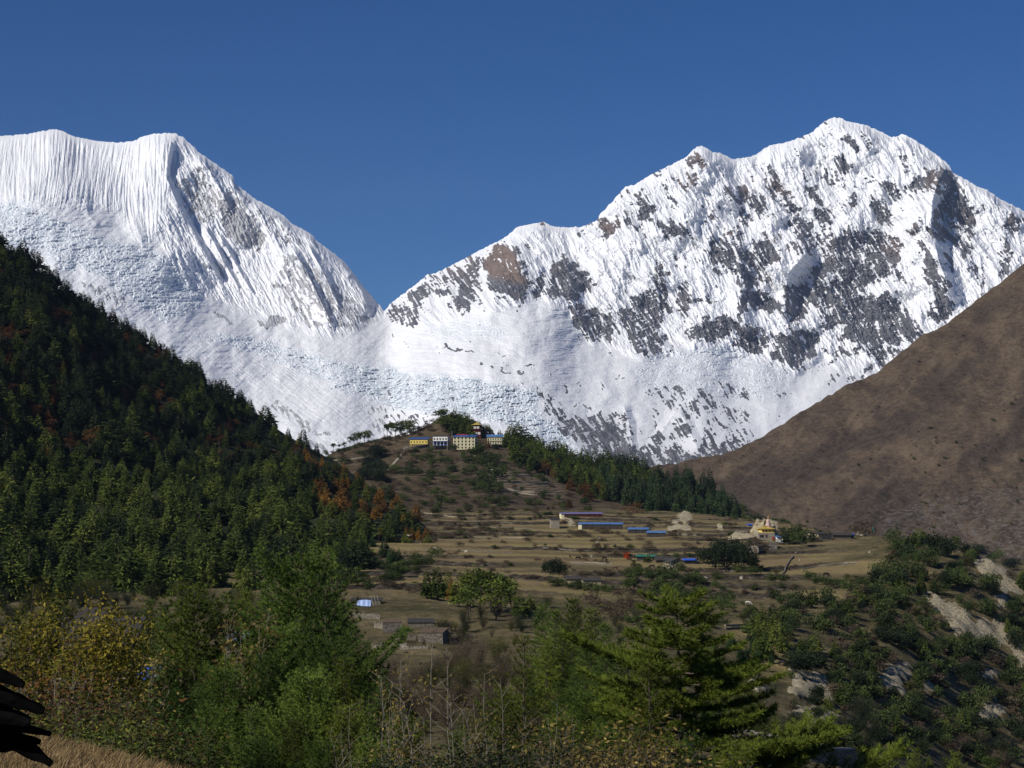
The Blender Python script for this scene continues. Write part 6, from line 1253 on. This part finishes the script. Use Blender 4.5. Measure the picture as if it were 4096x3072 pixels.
plank('thin black shingle poking out at mid height', (-50, 712), (51, 734), 26, 5, 6.15, 4)
plank('short stubby black shingle under the thin one', (-50, 725), (40, 742), 30, 6, 6.18, 5)
plank('lowest long black shingle reaching farthest right', (-50, 700), (52, 764), 38, 10, 6.2, 6)
plank('bottom black shingle flat along the picture edge', (-60, 735), (26, 746), 40, 12, 6.25, 7)
# ---- animals
def animal(label, px, py, L, mat, horse=False, rz=0.0, ymin=60, group=None, graze=True):
    p = gh(px, py, ymin); hL = L; s = hL / 2.2; hh = 1.0 if horse else .8
    nodes = [((-.85, 0, hh + .32), .30), ((-.3, 0, hh + .28), .34), ((.35, 0, hh + .30), .34), ((.8, 0, hh + .38), .27), ((1.15, 0, hh + (.10 if graze else .75)), .15), ((1.35, 0, hh + (-.45 if graze else .95)), .13), ((1.62, 0, hh + (-.72 if graze else .78)), .08)]
    edges = [(i, i + 1) for i in range(6)]
    for bx, top_ in ((-.78, 0), (.68, 3)):
        for sy in (-1, 1):
            n0 = len(nodes); back_ = bx < 0
            nodes += [((bx, sy * .17, hh + .02), .15), ((bx + (.10 if back_ else 0), sy * .18, hh * .62), .09), ((bx + (-.08 if back_ else .02), sy * .18, hh * .34), .055), ((bx + (-.02), sy * .18, .04), .055)]
            edges += [(top_, n0), (n0, n0 + 1), (n0 + 1, n0 + 2), (n0 + 2, n0 + 3)]
    n0 = len(nodes); nodes += [((-1.05, 0, hh + .2), .05), ((-1.12, 0, hh - .35), .04)]; edges += [(0, n0), (n0, n0 + 1)]
    me = bpy.data.meshes.new('body'); me.from_pydata([n[0] for n in nodes], edges, []); o = link_mesh('horse' if horse else 'cow', me)
    sk = o.modifiers.new('skin', 'SKIN'); sv = me.skin_vertices[0].data
    for i, n in enumerate(nodes): sv[i].radius = (n[1], n[1])
    sv[1].use_root = True; sb_ = o.modifiers.new('sub', 'SUBSURF'); sb_.levels = 1; sb_.render_levels = 1
    me.materials.append(mat); o.location = p; o.rotation_euler = (0, 0, rz); o.scale = (s, s, s); return tag(o, label, 'horse' if horse else 'cow', group)
wh = plain('white_hide', (.62, .58, .50), .08, 2); bk = plain('black_hide', (.02, .017, .015), .2, 2); br = plain('brown_hide', (.09, .05, .03), .2, 2)
animal('white horse standing beside the golden larches', *T4(711, 1118), 3.0, wh, True, .2, graze=False)
animal('tan calf beside the white horse', *T4(748, 1125), 2.0, br, False, .3)
animal('white cow lying at the edge of the lower pasture', *T4(903, 1200), 2.2, wh, False, 0)
animal('small white goat on the brown bank left of the pasture', *T4(598, 1130), 1.4, wh, False, 1.0)
animal('large black horse standing by the big pine on the dirt patch', 752, 684, 3.6, bk, True, 2.9, graze=True)
animal('black cow on the bare dirt field right of the village', 826, 577, 2.6, bk, False, .4)
animal('dark yak grazing on the grassy slope, white patch beside it', 769, 612, 2.4, br, False, 1.2)
for i, (a, b) in enumerate((T4(1660, 1110), (606.5, 563.5), (615, 570), (604.5, 560), (584, 560.5), (578, 560), (570, 558), (652, 568.5), T7(290, 1000), T7(390, 968), T7(190, 590), T7(350, 515), T7(615, 490), T7(705, 478))):
    animal('small dark cow grazing on the terraced fields', a, b, 2.4, bk if i % 2 else br, False, i * 1.3, group='dark cows on the fields')
for i, (a, b) in enumerate((T5(1460, 1235), T5(350, 785), (466, 553), (600, 540))):
    animal('small white animal grazing on the terraced fields', a, b, 1.9, wh, False, i * 1.1, group='white animals on the fields')
